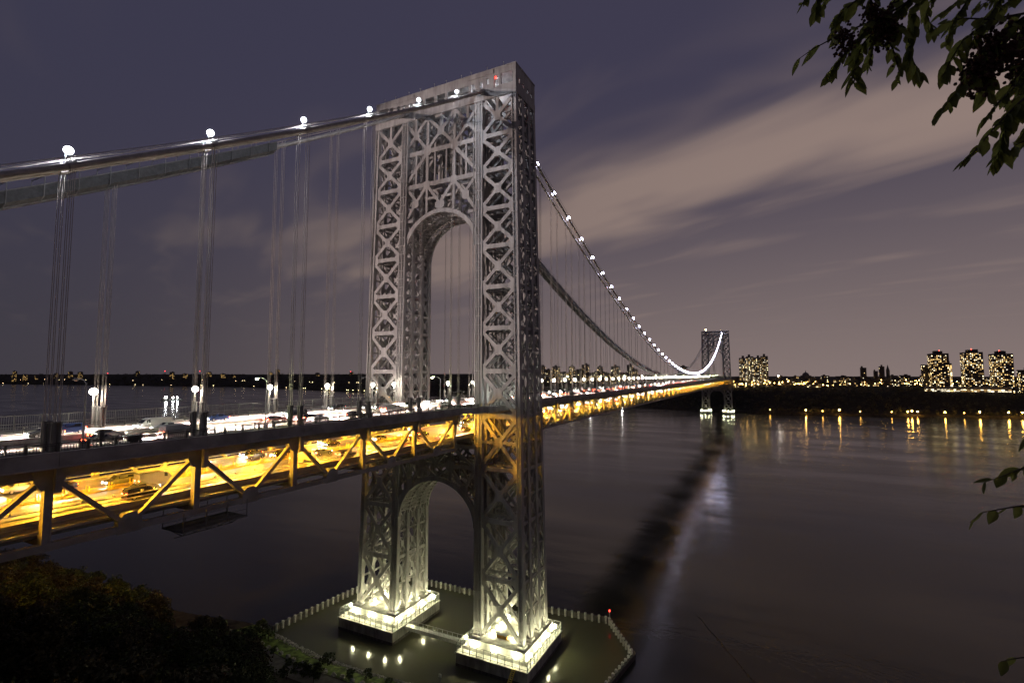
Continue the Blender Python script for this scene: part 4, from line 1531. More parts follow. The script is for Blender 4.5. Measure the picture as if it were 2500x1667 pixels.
def make_car(kind, colr, label, group):
    S, L = SECT[kind]
    C_ = thing('car' if kind != 'van' else 'delivery_van', (0, 0, 0), label, 'car' if kind != 'van' else 'van', group)
    m = MB()
    for (x, hw, zb, hr, zr) in S:
        m.v.extend(Vector(p) for p in [(x, -hw * .96, .28), (x, -hw, zb * .62), (x, -hw * .97, zb), (x, -hr, zr), (x, hr, zr), (x, hw * .97, zb), (x, hw, zb * .62), (x, hw * .96, .28)])
    n = len(S)
    for i in range(n - 1):
        for j in range(8):
            j2 = (j + 1) % 8
            m.f.append((i * 8 + j, i * 8 + j2, (i + 1) * 8 + j2, (i + 1) * 8 + j))
    m.f.append(tuple(range(7, -1, -1)))
    m.f.append(tuple((n - 1) * 8 + j for j in range(8)))
    part('body', m, CARM[colr], C_)
    # glass, a little proud of the body
    gi = {'sedan': ((3, 4, 5), 2), 'suv': ((2, 3, 4, 5), 1), 'van': ((2, 3, 4), None)}[kind]
    up = gi[0]
    a, b = S[up[-2]], S[up[-1]]

    def q4(A, B, f0, f1, wf):
        p = []
        for f, w in ((f0, wf), (f1, wf)):
            x = A[0] + (B[0] - A[0]) * f + (0.03 if B[0] > A[0] else -0.03)
            z = A[4] + (B[4] - A[4]) * f + 0.02
            hr = (A[3] + (B[3] - A[3]) * f) * w
            p += [(x, -hr, z), (x, hr, z)]
        return [p[0], p[1], p[3], p[2]]
    part('windshield', MB().add(q4(a, b, 0.08, 0.9, 0.9), [(0, 1, 2, 3)]), GLASSM, C_)
    if gi[1] is not None:
        a2, b2 = S[up[0]], S[gi[1]]
        part('rear_window', MB().add(q4(a2, b2, 0.1, 0.85, 0.88), [(0, 1, 2, 3)]), GLASSM, C_)
    for s in (-1, 1):
        A, B = S[up[0]], S[up[-2]]
        pts = []
        for T_, e in ((A, 0.12), (B, -0.05)):
            for f in (0.15, 0.85):
                y = (T_[1] * .97 + (T_[3] - T_[1] * .97) * f + 0.015) * s
                pts.append((T_[0] + e, y, T_[2] + (T_[4] - T_[2]) * f))
        part('side_window', MB().add([pts[0], pts[2], pts[3], pts[1]], [(0, 1, 2, 3)]), GLASSM, C_)
        for x in (-L * .3, L * .29):
            w, r = wheel_mb(x, s * 0.82)
            W_ = part('wheel', w, TYRE, C_)
            part('rim', r, RIMM, W_)
        f, r = S[-1], S[0]
        part('headlight', MB().box(f[0] - 0.05, f[0] + 0.03, min(s * .40, s * .70), max(s * .40, s * .70), f[2] - .10, f[2] + .05), E_HEAD, C_)
        part('taillight', MB().box(r[0] - 0.03, r[0] + 0.05, min(s * .45, s * .80), max(s * .45, s * .80), r[2] - .12, r[2] + .04), E_TAIL, C_)
    return C_


BEAM = bpy.data.lights.new('headlight_beam', 'SPOT')
BEAM.energy = 14000000
BEAM.color = (1.0, 0.75, 0.60)
BEAM.spot_size = RAD(27)
BEAM.spot_blend = 0.8
BEAM.shadow_soft_size = 0.3
BEAM2 = BEAM.copy()
BEAM2.energy = 450000
BEAM2.spot_size = RAD(13)


protos = {}
lanes = []
for k, y in enumerate((-11.9, -8.5, -5.1, -1.9)):
    lanes.append((y, RZ + 0.006, 1, f'eastbound upper lane {WORDS[k + 1]} from the near kerb'))
for k, y in enumerate((1.9, 5.1, 8.5, 11.9)):
    lanes.append((y, RZ + 0.006, -1, f'westbound upper lane {WORDS[k + 1]} from the median'))
for k, y in enumerate((-10.3, -6.5, -2.6)):
    lanes.append((y, 66.906, 1, f'eastbound lower lane {WORDS[k + 1]} from the near rail'))
for k, y in enumerate((2.6, 6.5, 10.3)):
    lanes.append((y, 66.906, -1, f'westbound lower lane {WORDS[k + 1]} from the median'))
spots_c = []
for (y, z, d, nm) in lanes:
    x = -142 + rnd.uniform(0, 10)
    while x < 1030:
        spots_c.append((x, y + rnd.uniform(-.25, .25), z, d, nm))
        x += (rnd.uniform(26, 50) if z > 70 else rnd.uniform(20, 44)) if x < 25 else rnd.uniform(12, 26)
spots_c = [s_ for s_ in spots_c if s_[0] > -135]
vis = sorted(spots_c, key=lambda s_: (Vector(s_[:3]) - CAM).length)
nearc, farc = vis[:290], vis[290:]
cnt = {}
kinds_ = ['sedan', 'sedan', 'sedan', 'suv', 'suv', 'suv', 'van']
cols_ = ['black', 'silver', 'black', 'grey', 'grey', 'black', 'blue', 'grey']
nearc.sort(key=lambda s_: s_[0])
for (x, y, z, d, nm) in nearc:
    kd = rnd.choice(kinds_)
    co = rnd.choice(['grey', 'white', 'silver'] if kd == 'van' else cols_)
    cnt[nm] = cnt.get(nm, 0) + 1
    lb = f'{co} {kd}, {nth(cnt[nm])} from the left in the {nm}'
    key = (kd, co)
    if key not in protos:
        o = make_car(kd, co, lb, 'cars driving over the bridge')
        o.location = (x, y, z)
        o.rotation_euler = (0, 0, 0 if d > 0 else math.pi)
        protos[key] = o
    else:
        o = dup(protos[key], (x, y, z), lb, 0 if d > 0 else math.pi)
    bl = bpy.data.objects.new('headlight_beam', BEAM if z > 70 else BEAM2)
    COL.objects.link(bl)
    bl.parent = o
    bl.location = (2.85, 0, 0.72)
    bl.rotation_euler = (RAD(77.5 if z > 70 else 84.3), 0, -math.pi / 2)
# the many small cars farther out on the span, too many to build one by one
body, heads, tails = MB(), MB(), MB()
for (x, y, z, d, nm) in farc:
    body.box(x - 2.2, x + 2.2, y - .9, y + .9, z + .3, z + .95)
    body.box(x - 1.3, x + 0.9, y - .75, y + .75, z + .952, z + 1.45)
    for s in (-1, 1):
        for m_, e in ((heads, d), (tails, -d)):
            m_.box(x + e * 2.24 - .03, x + e * 2.24 + .03, y + s * .6 - .16, y + s * .6 + .16, z + .6, z + .78)
fc = thing('distant_traffic', (600, 0, 66.9), 'mass of tiny cars with lamps on far along the main span', 'traffic')
fc['kind'] = 'stuff'
part('bodies', body, CARM['grey'], fc, kind='stuff')
part('headlamps', heads, E_HEAD, fc, kind='stuff')
part('taillamps', tails, E_TAIL, fc, kind='stuff')

# ---------------------------------------------------------------- ship on the river
sp = thing('barge', (848, 1698, 0), 'dark barge with three glaring white lamps anchored up the river', 'barge')
a = RAD(-18)


def sp_pt(u, v, z):
    return (848 + u * math.cos(a) - v * math.sin(a), 1698 + u * math.sin(a) + v * math.cos(a), z)


hull = MB()
hull.add([sp_pt(-30, -6, -1), sp_pt(24, -6, -1), sp_pt(30, 0, -1), sp_pt(24, 6, -1), sp_pt(-30, 6, -1), sp_pt(-31, -7, 3), sp_pt(26, -7, 3), sp_pt(34, 0, 4), sp_pt(26, 7, 3), sp_pt(-31, 7, 3)],
         [(4, 3, 2, 1, 0), (5, 6, 7, 8, 9), (0, 1, 6, 5), (1, 2, 7, 6), (2, 3, 8, 7), (3, 4, 9, 8), (4, 0, 5, 9)])
part('hull', hull, STEEL_DK, sp)
dh = MB()
dh.add([sp_pt(u, v, z) for z in (3, 9) for u, v in ((-26, -4), (-14, -4), (-14, 4), (-26, 4))], [(0, 3, 2, 1), (4, 5, 6, 7), (0, 1, 5, 4), (1, 2, 6, 5), (2, 3, 7, 6), (3, 0, 4, 7)])
part('deckhouse', dh, CAPM, sp)
for u, r in ((-18, 3.0), (2, 2.5), (14, 2.3)):
    p = Vector(sp_pt(u, -3, 11 if u < -5 else 9))
    ms = part('lamp_mast', MB().tube([(p.x, p.y, 3), (p.x, p.y, p.z - r)], 0.25, 5), STEEL_DK, sp)
    part('lamp', MB().sphere(p, r, 8, 6), E_SHIP, ms)
# ---------------------------------------------------------------- the city on the far bank
LITM = [E_WARM, E_WHITE, E_DIM, E_BRIGHT]


def building(name, x, y, wy, dx_, h, label, cat, mat, lit=0.3, fl_h=3.2, ww=1.6, gap=3.0, dark=False, tank=True, group=None, rz=0.0, z0=None, glow=0.4, hill=False):
    """box building whose lit windows sit in rows; west face and the side turned to the river viewer"""
    g = random.Random(int(x * 7 + y * 13))
    zb = (ny_h(x, y) if z0 is None else z0) - 2
    B_ = thing(name, (x, y, zb), label, cat, group)
    h += 2
    x0, x1, y0, y1 = x - dx_ / 2, x + dx_ / 2, y - wy / 2, y + wy / 2
    m = MB().box(x0, x1, y0, y1, zb, zb + h)
    part('wall', m, mat, B_)
    rf = part('parapet', MB().box(x0 - .3, x1 + .3, y0 - .3, y0 + .3, zb + h, zb + h + 1.1).box(x0 - .3, x1 + .3, y1 - .3, y1 + .3, zb + h, zb + h + 1.1).box(x0 - .3, x0 + .3, y0 + .3, y1 - .3, zb + h, zb + h + 1.1).box(x1 - .3, x1 + .3, y0 + .3, y1 - .3, zb + h, zb + h + 1.1), mat, B_)
    if tank:
        cx, cy = x + g.uniform(-.2, .2) * dx_, y + g.uniform(-.25, .25) * wy
        part('roof_house', MB().box(cx - dx_ * .18, cx + dx_ * .18, cy - wy * .16, cy + wy * .16, zb + h, zb + h + min(8, 2.5 + h * .06)), mat, B_)
    L = [MB(), MB(), MB(), MB()]

    def pick():
        u = g.random()
        return 2 if u < .34 else 3 if u > .9 else int(g.random() < glow)
    D = MB()
    nfl = int((h - 4) / fl_h)
    sy = y1 if y < CAM.y else y0
    sgn = 1 if y < CAM.y else -1
    nw = max(2, int(wy / gap))
    nd = max(2, int(dx_ / gap))
    for f in range(nfl):
        z = zb + 3.2 + f * fl_h
        for i in range(nw):
            yy_ = y0 + wy * (i + .5) / nw
            if g.random() < lit:
                L[pick()].box(x0 - .25, x0 - .02, yy_ - ww / 2, yy_ + ww / 2, z, z + fl_h * .55)
            elif dark:
                D.box(x0 - .18, x0 - .02, yy_ - ww / 2, yy_ + ww / 2, z, z + fl_h * .55)
        for i in range(nd):
            xx = x0 + dx_ * (i + .5) / nd
            a, b = (sy + .02, sy + .25) if sgn > 0 else (sy - .25, sy - .02)
            if g.random() < lit * .8:
                L[pick()].box(xx - ww / 2, xx + ww / 2, a, b, z, z + fl_h * .55)
            elif dark:
                D.box(xx - ww / 2, xx + ww / 2, a, b, z, z + fl_h * .55)
    for k in range(4):
        if L[k].v:
            part('lit_windows', L[k], E_HILL if hill else LITM[k], B_, kind='stuff')
    if D.v:
        part('dark_windows', D, GLASSM, B_, kind='stuff')
    if dark:
        m = MB()
        for k in range(5):
            yy_ = y0 + wy * k / 4
            m.box(x0 - .45, x0 - .01, yy_ - .5, yy_ + .5, zb, zb + h)
        part('pilasters', m, mat, B_, kind='stuff')
    return B_


# three tall apartment towers on the right, with the glowing one between
for i, (yc, h, lb) in enumerate(((-474, 88, 'left one of three tall apartment towers with many lit windows'), (-536, 92, 'middle one of three tall apartment towers with many lit windows'), (-588, 90, 'right one of three tall apartment towers with many lit windows'))):
    b_ = building('apartment_tower', 1400, yc, 33, 30, h, lb, 'apartment tower', BRICKDK, .42, 2.9, 1.9, 3.3, True, True, 'tall apartment towers on the right', glow=.35)
    zt = ny_h(1400, yc) + h
    part('roof_block', MB().box(1394, 1408, yc - 8, yc + 8, zt, zt + 7), BRICKDK, b_)
    part('beacon', MB().sphere((1397, yc - 3 + i * 3, zt + 8.5), .8, 6, 4), emit('roof_beacon_glow', (1, .05, .03), 25, False), b_)
building('glowing_tower', 1432, -498, 16, 14, 62, 'narrow brightly lit tower block between the left and middle apartment towers', 'apartment tower', STONEDK, .95, 2.9, 2.6, 3.2, False, True, glow=.3)
building('apartment_block', 1420, -462, 30, 20, 60, 'darker slab block just behind the left apartment tower', 'apartment block', BRICKDK, .12, 2.9, 1.6, 3.3)
building('apartment_block', 1410, -640, 36, 26, 52, 'lower lit apartment block cut by the right edge of the picture', 'apartment block', BRICKDK, .4, 2.9, 1.9, 3.3)
pod = building('podium_building', 1385, -520, 150, 24, 11, 'long low pale building with lit floors below the apartment towers', 'podium', pbr('pale_podium_facade', (.34, .32, .28), .8), .85, 3.2, 5.2, 6.0, False, False, glow=.8)
# cluster of four tall slabs beside the far tower
for i, (yc, xo) in enumerate(((-42, 0), (-60, 26), (-80, 4), (-98, 24))):
    building('slab_tower', 1480 + xo, yc, 19, 40, 84 + (i % 2) * 4, f'{nth(i + 1)} from the left of four pale slab towers beside the far bridge tower', 'slab tower', STONEDK, .42, 2.9, 1.5, 2.9, True, True, 'slab towers beside the far bridge tower', glow=.75)
# dark blocks on the skyline
for i, (px, top, w, nm) in enumerate(((2108, 898, 14, 'dark square tower block alone on the skyline'), (2153, 895, 12, 'taller of the dark towers left of the apartment towers'), (2138, 906, 9, 'small round shouldered dark block beside the taller dark tower'))):
    p = at(px, 915, 1500)
    zt = 85.5 + (915 - top) / FPX * 1500
    building('dark_tower', p.x, p.y, w, 14, zt - ny_h(p.x, p.y), nm, 'tower block', BRICKDK, .06, 3, 1.4, 3)
p = at(2168, 915, 1500)
zt = ny_h(p.x, p.y)
ch = thing('church', (p.x, p.y, zt), 'slender dark church tower with a pointed spire on the skyline', 'church')
part('tower', MB().box(p.x - 4, p.x + 4, p.y - 4, p.y + 4, zt - 2, zt + 48), STONEDK, ch)
part('spire', MB().tube([(p.x, p.y, zt + 48), (p.x, p.y, zt + 64)], [4.2, 0.2], 6), STONEDK, ch)
p = at(1967, 915, 1750)
zt = ny_h(p.x, p.y)
dm = thing('domed_building', (p.x, p.y, zt), 'dark domed building low on the skyline', 'domed building')
part('hall', MB().box(p.x - 14, p.x + 14, p.y - 16, p.y + 16, zt - 2, zt + 34), STONEDK, dm)
part('dome', MB().sphere((p.x, p.y, zt + 34), 11, 12, 8), STONEDK, dm)
part('lantern', MB().tube([(p.x, p.y, zt + 44), (p.x, p.y, zt + 52)], [2, .3], 8), STONEDK, dm)
bhall = building('bus_station', 1420, 42, 60, 40, 16, 'brightly lit low station hall behind the far tower', 'station', STONEDK, .45, 3.4, 3.2, 4.0, False, False)
# rows of apartment blocks along the ridge
g = random.Random(5)
row = []
for ro, (xo, n) in enumerate(((1345, 40), (1440, 40), (1560, 36))):
    for i in range(n):
        px = 1796 + (2520 - 1796) * (i + g.uniform(.1, .9)) / n
        dep = (xo - CAM.x) * .97 + g.uniform(-20, 20)
        p = at(px, 915, dep)
        if ro == 0 and (-600 < p.y < -440):
            continue
        if ro == 0 and g.random() < .25:
            continue
        w = g.uniform(16, 30)
        h = g.uniform(13, 20) if ro == 0 else g.uniform(17, 27) if ro == 1 else g.uniform(20, 32)
        if any(abs(p.x - a) < 26 and abs(p.y - b) < (w + c) / 2 for a, b, c in row):
            continue
        row.append((p.x, p.y, w))
        building('apartment_block', p.x, p.y, w, g.uniform(14, 24), h, '', 'apartment block', g.choice([BRICKDK, STONEDK]), g.uniform(.10, .34), 3.2, 1.7, 3.6, group='apartment blocks along the far ridge', glow=.35)
# blocks seen behind the main span
for i in range(26):
    px = 1318 + 232 * (i + g.uniform(.2, .8)) / 26
    p = at(px, 915, g.uniform(1750, 2300))
    top = g.uniform(901, 914) if i % 4 else g.uniform(890, 898)
    zt = 85.5 + (915 - top) / FPX * 2000
    building('apartment_block', p.x, p.y, g.uniform(16, 30), 22, max(14, zt - ny_h(p.x, p.y)), '', 'apartment block', g.choice([BRICKDK, STONEDK]), g.uniform(.10, .24), 3.1, 1.9, 3.4, group='apartment blocks behind the main span', glow=.5)
p = at(1667, 915, 2000)
building('slab_tower', p.x, p.y, 34, 20, 85.5 + 20 / FPX * 2000 - ny_h(p.x, p.y), 'dark flat topped slab standing behind the low point of the cables', 'slab tower', BRICKDK, .06)
# hilltop buildings far up the river
for i, (px, top, w) in enumerate(((35, 912, 30), (62, 914, 26), (36, 906, 16), (90, 915, 40), (138, 911, 34), (172, 907, 44), (196, 908, 60), (336, 906, 32), (352, 916, 40), (420, 908, 34), (452, 912, 44), (480, 914, 30), (510, 908, 44), (545, 912, 40), (575, 914, 30), (660, 908, 26), (678, 902, 26), (775, 910, 34), (830, 916, 40), (858, 908, 24), (862, 918, 36), (808, 920, 30))):
    dep = 4900 if px < 420 else 4250
    w *= .6
    p = at(px, 915, dep)
    zt = 85.5 + (915 - top) / FPX * dep
    z0 = min(ny_h(p.x, p.y), zt - 16)
    building('hilltop_block', p.x, p.y, w, 30, zt - z0, '', 'apartment block', BRICKDK, .30, 6.0, 3.6, 8.0, z0=z0, group='lit buildings on the far hills', glow=.25, hill=True)
# give every unlabelled block a label by its place in its row, left to right
for grp, words in (('apartment blocks along the far ridge', 'low apartment block with scattered lit windows on the far ridge'), ('apartment blocks behind the main span', 'apartment block seen behind the main span'), ('lit buildings on the far hills', 'small lit building on the far hill up the river')):
    obs = [o for o in bpy.data.objects if o.get('group') == grp and not o.parent]
    obs.sort(key=lambda o: project(o.location)[0])
    for i, o in enumerate(obs):
        o['label'] = f'{words}, {nth(i + 1)} from the left'


# orange lamps along the far bank and up in the streets
def make_far_lamp(glow, r, h, label, group):
    L = thing('shore_lamp', (0, 0, 0), label, 'street lamp', group)
    part('pole', MB().tube([(0, 0, 0), (0, 0, h)], .15, 5), LAMPGREY, L)
    part('lamp_head', MB().sphere((0, 0, h + r * .9), r, 7, 5), glow, L)
    return L


pl = None
pl2 = None
for i, (px, big) in enumerate(((1880, 0), (1967, 1), (2008, 0), (2049, 2), (2100, 0), (2177, 0), (2216, 1), (2226, 2), (2240, 1), (2307, 1), (2354, 0), (2392, 2), (2462, 2), (2496, 2))):
    D = at(px, 1002, 1) - CAM
    y = -300
    for _ in range(6):
        xx = ny_shore(y) + 9
        y = CAM.y + D.y * (xx - CAM.x) / D.x
    lb = f'{nth(i + 1)} orange lamp from the left along the far waterline'
    p = (xx, y, ny_h(xx, y))
    if big:
        if pl is None:
            pl = make_far_lamp(E_ORANGE, .85, 6.0, lb, 'orange lamps along the far waterline')
            pl.location = p
            o = pl
        else:
            o = dup(pl, p, lb)
        if big == 2:
            o.scale = (1.25, 1.25, 1.25)
    else:
        if pl2 is None:
            pl2 = make_far_lamp(emit('dim_orange_glow', (1, .5, .08), 60), .7, 5.0, lb, 'orange lamps along the far waterline')
            pl2.location = p
        else:
            dup(pl2, p, lb)
wf = None
for i, (px, s_) in enumerate(((1397, 1.0), (1442, 1.5), (1519, 1.25))):
    D = at(px, 1000, 1) - CAM
    y = 200
    for _ in range(8):
        xx = ny_shore(y) + 8
        y = CAM.y + D.y * (xx - CAM.x) / D.x
    lb = f'{nth(i + 1)} white quay lamp from the left on the far bank under the main span'
    p = (xx, y, ny_h(xx, y))
    if wf is None:
        wf = make_far_lamp(emit('quay_lamp_glow', (1, .93, .86), 330), 1.1, 6, lb, 'white quay lamps under the main span')
        wf.location = p
        o = wf
    else:
        o = dup(wf, p, lb)
    o.scale = (s_, s_, s_)
sl0 = None
lst = []
for i in range(150):
    px = g.uniform(1780, 2500)
    if g.random() < .35:
        px = g.uniform(1790, 2010)
    dep = g.choice([g.uniform(1330, 1420), g.uniform(1400, 1560), g.uniform(1560, 1800)])
    p = at(px, 915, dep)
    lst.append((px, p.x, p.y, 0))
for px in (1835, 1868, 1925, 2062, 2110, 2335, 2400, 2455, 2151, 2211, 2274, 2237, 2243, 1840, 1990, 2020):
    p = at(px, 915, 1315)
    lst.append((px, p.x, p.y, 9))
lst.sort()
for i, (px, x, y, up_) in enumerate(lst):
    lb = f'small orange street lamp on the far ridge, {nth(i + 1)} from the left'
    p = (x, y, ny_h(x, y) + g.uniform(0, 5) + up_)
    k = g.uniform(.6, 1.15)
    if sl0 is None:
        sl0 = make_far_lamp(E_CITY, 1.0, 8, lb, 'street lamps on the far ridge')
        sl0.location = p
        o = sl0
    else:
        o = dup(sl0, p, lb)
    o.scale = (k, k, k)
# pale flood lamp on the ridge and lights at the foot of the far hills
br = thing('mast_light', (1410, -150, ny_h(1410, -150)), 'glaring white mast light on the ridge right of the far tower', 'mast light')
p0 = at(1900, 915, 1480)
br.location = (p0.x, p0.y, ny_h(p0.x, p0.y))
ORG[br.name] = Vector(br.location)
zt = br.location.z
part('mast', MB().tube([(p0.x, p0.y, zt), (p0.x, p0.y, zt + 30)], .4, 6), LAMPGREY, br)
part('lamp_head', MB().sphere((p0.x, p0.y, zt + 31), 1.6, 8, 6), emit('ridge_mast_glow', (1, .95, .85), 60, False), br)
fs0 = None
lst = [(g.uniform(0, 560), 0) for _ in range(14)] + [(g.uniform(600, 980), 1) for _ in range(18)] + [(g.uniform(0, 900), 2) for _ in range(26)]
lst.sort()
for i, (px, kd) in enumerate(lst):
    D = at(px, 915, 1) - CAM
    y = 3000
    for _ in range(12):
        xx = ny_shore(y) + (12 if kd < 2 else 250)
        t_ = (xx - CAM.x) / D.x
        y = min(9000, CAM.y + D.y * t_)
    lb = f'tiny lamp at the foot of the far hills, {nth(i + 1)} from the left'
    p = (xx, y, ny_h(xx, y))
    if fs0 is None:
        fs0 = make_far_lamp(emit('hill_lamp_glow', (1, .78, .4), 12, False), 1.3, 5, lb, 'tiny lamps on the far hills')
        fs0.location = p
    else:
        dup(fs0, p, lb)
for i, (px, py) in enumerate(((263, 911), (403, 906), (488, 906), (928, 905), (856, 907))):
    p = at(px, py, 3900)
    zb_ = ny_h(p.x, p.y)
    r_ = thing('radio_mast', (p.x, p.y, min(zb_, p.z - 10)), f'{nth(i + 1)} red tipped mast from the left on the far hills', 'mast', 'red tipped masts on the far hills')
    part('mast', MB().tube([(p.x, p.y, min(zb_, p.z - 10)), (p.x, p.y, p.z - 2)], .5, 5), STEEL_DK, r_)
    part('beacon', MB().sphere(p, 2.4, 6, 4), emit('mast_beacon_glow', (1, .04, .05), 9, False), r_)


# ---------------------------------------------------------------- leaves and woods
def leaf_mat(name, a, b, sc_=0.8):
    m = pbr(name, a, 0.7, 0, 0.25, 0.3, sc_, col2=b)
    return m


LEAF = leaf_mat('tree_leaves', (0.036, 0.055, 0.018), (0.075, 0.095, 0.028))
LEAFR = leaf_mat('reddish_tree_leaves', (0.045, 0.040, 0.018), (0.075, 0.065, 0.028))
WOODS = leaf_mat('far_woods_leaves', (0.07, 0.07, 0.045), (0.12, 0.116, 0.07), .05)


def leaf_quads(m, c, r, n, size, g, flat=1.0):
    for _ in range(n):
        while True:
            v = Vector((g.uniform(-1, 1), g.uniform(-1, 1), g.uniform(-1, 1)))
            if .2 < v.length < 1:
                break
        p = c + Vector((v.x * r, v.y * r, v.z * r * flat))
        a = Vector((g.gauss(0, 1), g.gauss(0, 1), g.gauss(0, .6))).normalized()
        b = a.cross(Vector((g.gauss(0, 1), g.gauss(0, 1), g.gauss(0, 1)))).normalized()
        s = size * g.uniform(.6, 1.3)
        m.add([p - a * s * .5, p + b * s * .28, p + a * s * .5, p - b * s * .28], [(0, 1, 2, 3)])


def crown_mesh(seed, H, Rr, clumps, per, size):
    g = random.Random(seed)
    m = MB()
    for _ in range(clumps):
        t = g.random()
        z = H * (.30 + .68 * t)
        rad = Rr * (1 - abs(t - .42) ** 1.6 * 1.5) * math.sqrt(g.random())
        a = g.uniform(0, 6.28)
        leaf_quads(m, Vector((rad * math.cos(a), rad * math.sin(a), z)), g.uniform(.7, 1.35) * Rr * .30, per, size, g, .75)
    return m


def trunk_mesh(seed, H, Rr):
    g = random.Random(seed)
    m = MB()
    m.tube([(0, 0, -1.5), (0.1, 0, H * .3), (0.25, .1, H * .6), (.2, .2, H * .88)], [.26, .2, .13, .04], 7)
    for k in range(7):
        a = k * 2.4 + g.random()
        z = H * g.uniform(.28, .62)
        m.tube([(0.1, 0, z), (math.cos(a) * Rr * .35, math.sin(a) * Rr * .35, z + H * .10), (math.cos(a) * Rr * .75, math.sin(a) * Rr * .75, z + H * .2)], [.10, .07, .02], 5)
    return m


TREES = []
for i in range(5):
    H, Rr = (13, 4.3) if i < 4 else (9, 3.2)
    TREES.append((crown_mesh(40 + i, H, Rr, 44, 60, .62), trunk_mesh(50 + i, H, Rr), H, LEAFR if i in (1, 3) else LEAF))
TM = [(a.mesh('crown', mt), b.mesh('trunk', BARK), H) for a, b, H, mt in TREES]
# the outline of the wood against the water, in photograph pixels
SIL = [(-400, 1240), (0, 1262), (210, 1302), (260, 1330), (300, 1385), (372, 1402), (395, 1430), (410, 1490), (440, 1545), (478, 1502), (530, 1512), (575, 1545), (612, 1560), (640, 1545), (656, 1580), (668, 1660), (690, 1720), (3000, 1750)]
ntree = 0
cand = []
g = random.Random(21)
for k in range(1400):
    y = g.uniform(-45, 200)
    s = g.uniform(17, 104)
    x = shore_x(y) - s
    z = nj_h(x, y)
    px, py, dpt = project((x, y, z))
    if dpt < 12 or px < -250 or px > 900 or py > 2100:
        continue
    vi = g.randrange(4)
    H = TM[vi][2]
    kx = g.uniform(.75, 1.2)
    ok = False
    for sc_ in (1.0, .8, .62):
        Hh = H * kx * sc_
        # crown top and both sides must stay inside the outline of the wood
        good = True
        for (du, hz) in ((0, 1.0), (-.7, .72), (.7, .72), (-.95, .45), (.95, .45)):
            q_ = Vector((x, y, z + Hh * hz)) + _R * (4.3 * kx * sc_ * du)
            a, b, c = project(q_)
            if c > 3 and b < lerp_list(SIL, a) - 3:
                good = False
        if good:
            ok = True
            break
    if not ok:
        continue
    mind = 5.0 * kx * sc_
    if any((x - a) ** 2 + (y - b) ** 2 < mind ** 2 for a, b in cand):
        continue
    cand.append((x, y))
    T_ = thing('tree', (x, y, z), '', 'tree', 'trees on the dark wooded slope')
    for nm, me in (('crown', TM[vi][0]), ('trunk', TM[vi][1])):
        o = bpy.data.objects.new(nm, me)
        COL.objects.link(o)
        o.parent = T_
    T_.scale = (kx * sc_,) * 3
    T_.rotation_euler = (0, 0, g.uniform(0, 6.28))
    ntree += 1
print('trees', ntree)
obs = [o for o in bpy.data.objects if o.get('group') == 'trees on the dark wooded slope']
obs.sort(key=lambda o: project(o.location)[0])
for i, o in enumerate(obs):
    o['label'] = f'dark leafy tree on the wooded slope, {nth(i + 1)} from the left'
# shrubs along the path and bank
SH = [crown_mesh(70 + i, 3.2, 1.7, 16, 46, .42).mesh('foliage', LEAF) for i in range(3)]
SHT = MB().tube([(0, 0, -.4), (0, 0, 1.2), (.2, .1, 2.2)], [.09, .07, .02], 5).mesh('stem', BARK)
shr = []
for (px, py, k) in ((640, 1545, 1.5), (655, 1560, 1.2), (625, 1575, 1.6), (595, 1570, 1.5), (668, 1600, .8), (740, 1655, 1.3), (775, 1648, 1.1), (800, 1618, 1.2), (855, 1655, .8), (900, 1652, .9), (950, 1664, .6), (560, 1590, 1.7), (530, 1560, 1.8), (700, 1660, 1.5), (765, 1670, 1.3)):
    D = at(px, py, 1) - CAM
    t_ = (3.2 - CAM.z) / D.z
    p = CAM + D * t_
    if shore_x(p.y) - p.x < 1.5:
        p.x = shore_x(p.y) - 2.0
    p.z = nj_h(p.x, p.y)
    shr.append((px, p, k))
shr.sort(key=lambda q_: q_[0])
for i, (px, p, k) in enumerate(shr):
    T_ = thing('shrub', p, f'bushy green shrub by the shore path, {nth(i + 1)} from the left', 'shrub', 'shrubs along the shore path')
    for nm, me in (('foliage', SH[i % 3]), ('stem', SHT)):
        o = bpy.data.objects.new(nm, me)
        COL.objects.link(o)
        o.parent = T_
    T_.scale = (k, k, k)
    T_.rotation_euler = (0, 0, i * 1.3)

# woods on the far bank: one dark mass
m = MB()
g = random.Random(77)
for k in range(1500):
    y = g.uniform(-1000, 700)
    s = g.choice([g.uniform(14, 60), g.uniform(60, 250), g.uniform(90, 240)])
    x = ny_shore(y) + s
    z = ny_h(x, y)
    H = g.uniform(7, 15) if s > 60 else g.uniform(4, 10)
    leaf_quads(m, Vector((x, y, z + H * .5)), H * .5, 42, 2.3, g, .95)
solo('far_bank_woods', m, WOODS, 'dark mass of trees along the far river bank below the city', 'woods', kind='stuff', loc=(0, 0, 0))
m = MB()
for k in range(1500):
    y = g.uniform(900, 9000)
    s = g.uniform(0, 1) ** 1.6 * 900 + 14
    x = ny_shore(y) + s
    z = ny_h(x, y)
    H = g.uniform(9, 18)
    leaf_quads(m, Vector((x, y, z + H * .4)), H * .9, 16, 9, g, .6)
solo('hill_woods', m, WOODS, 'dark woods covering the far hills up the river', 'woods', kind='stuff', loc=(0, 0, 0))

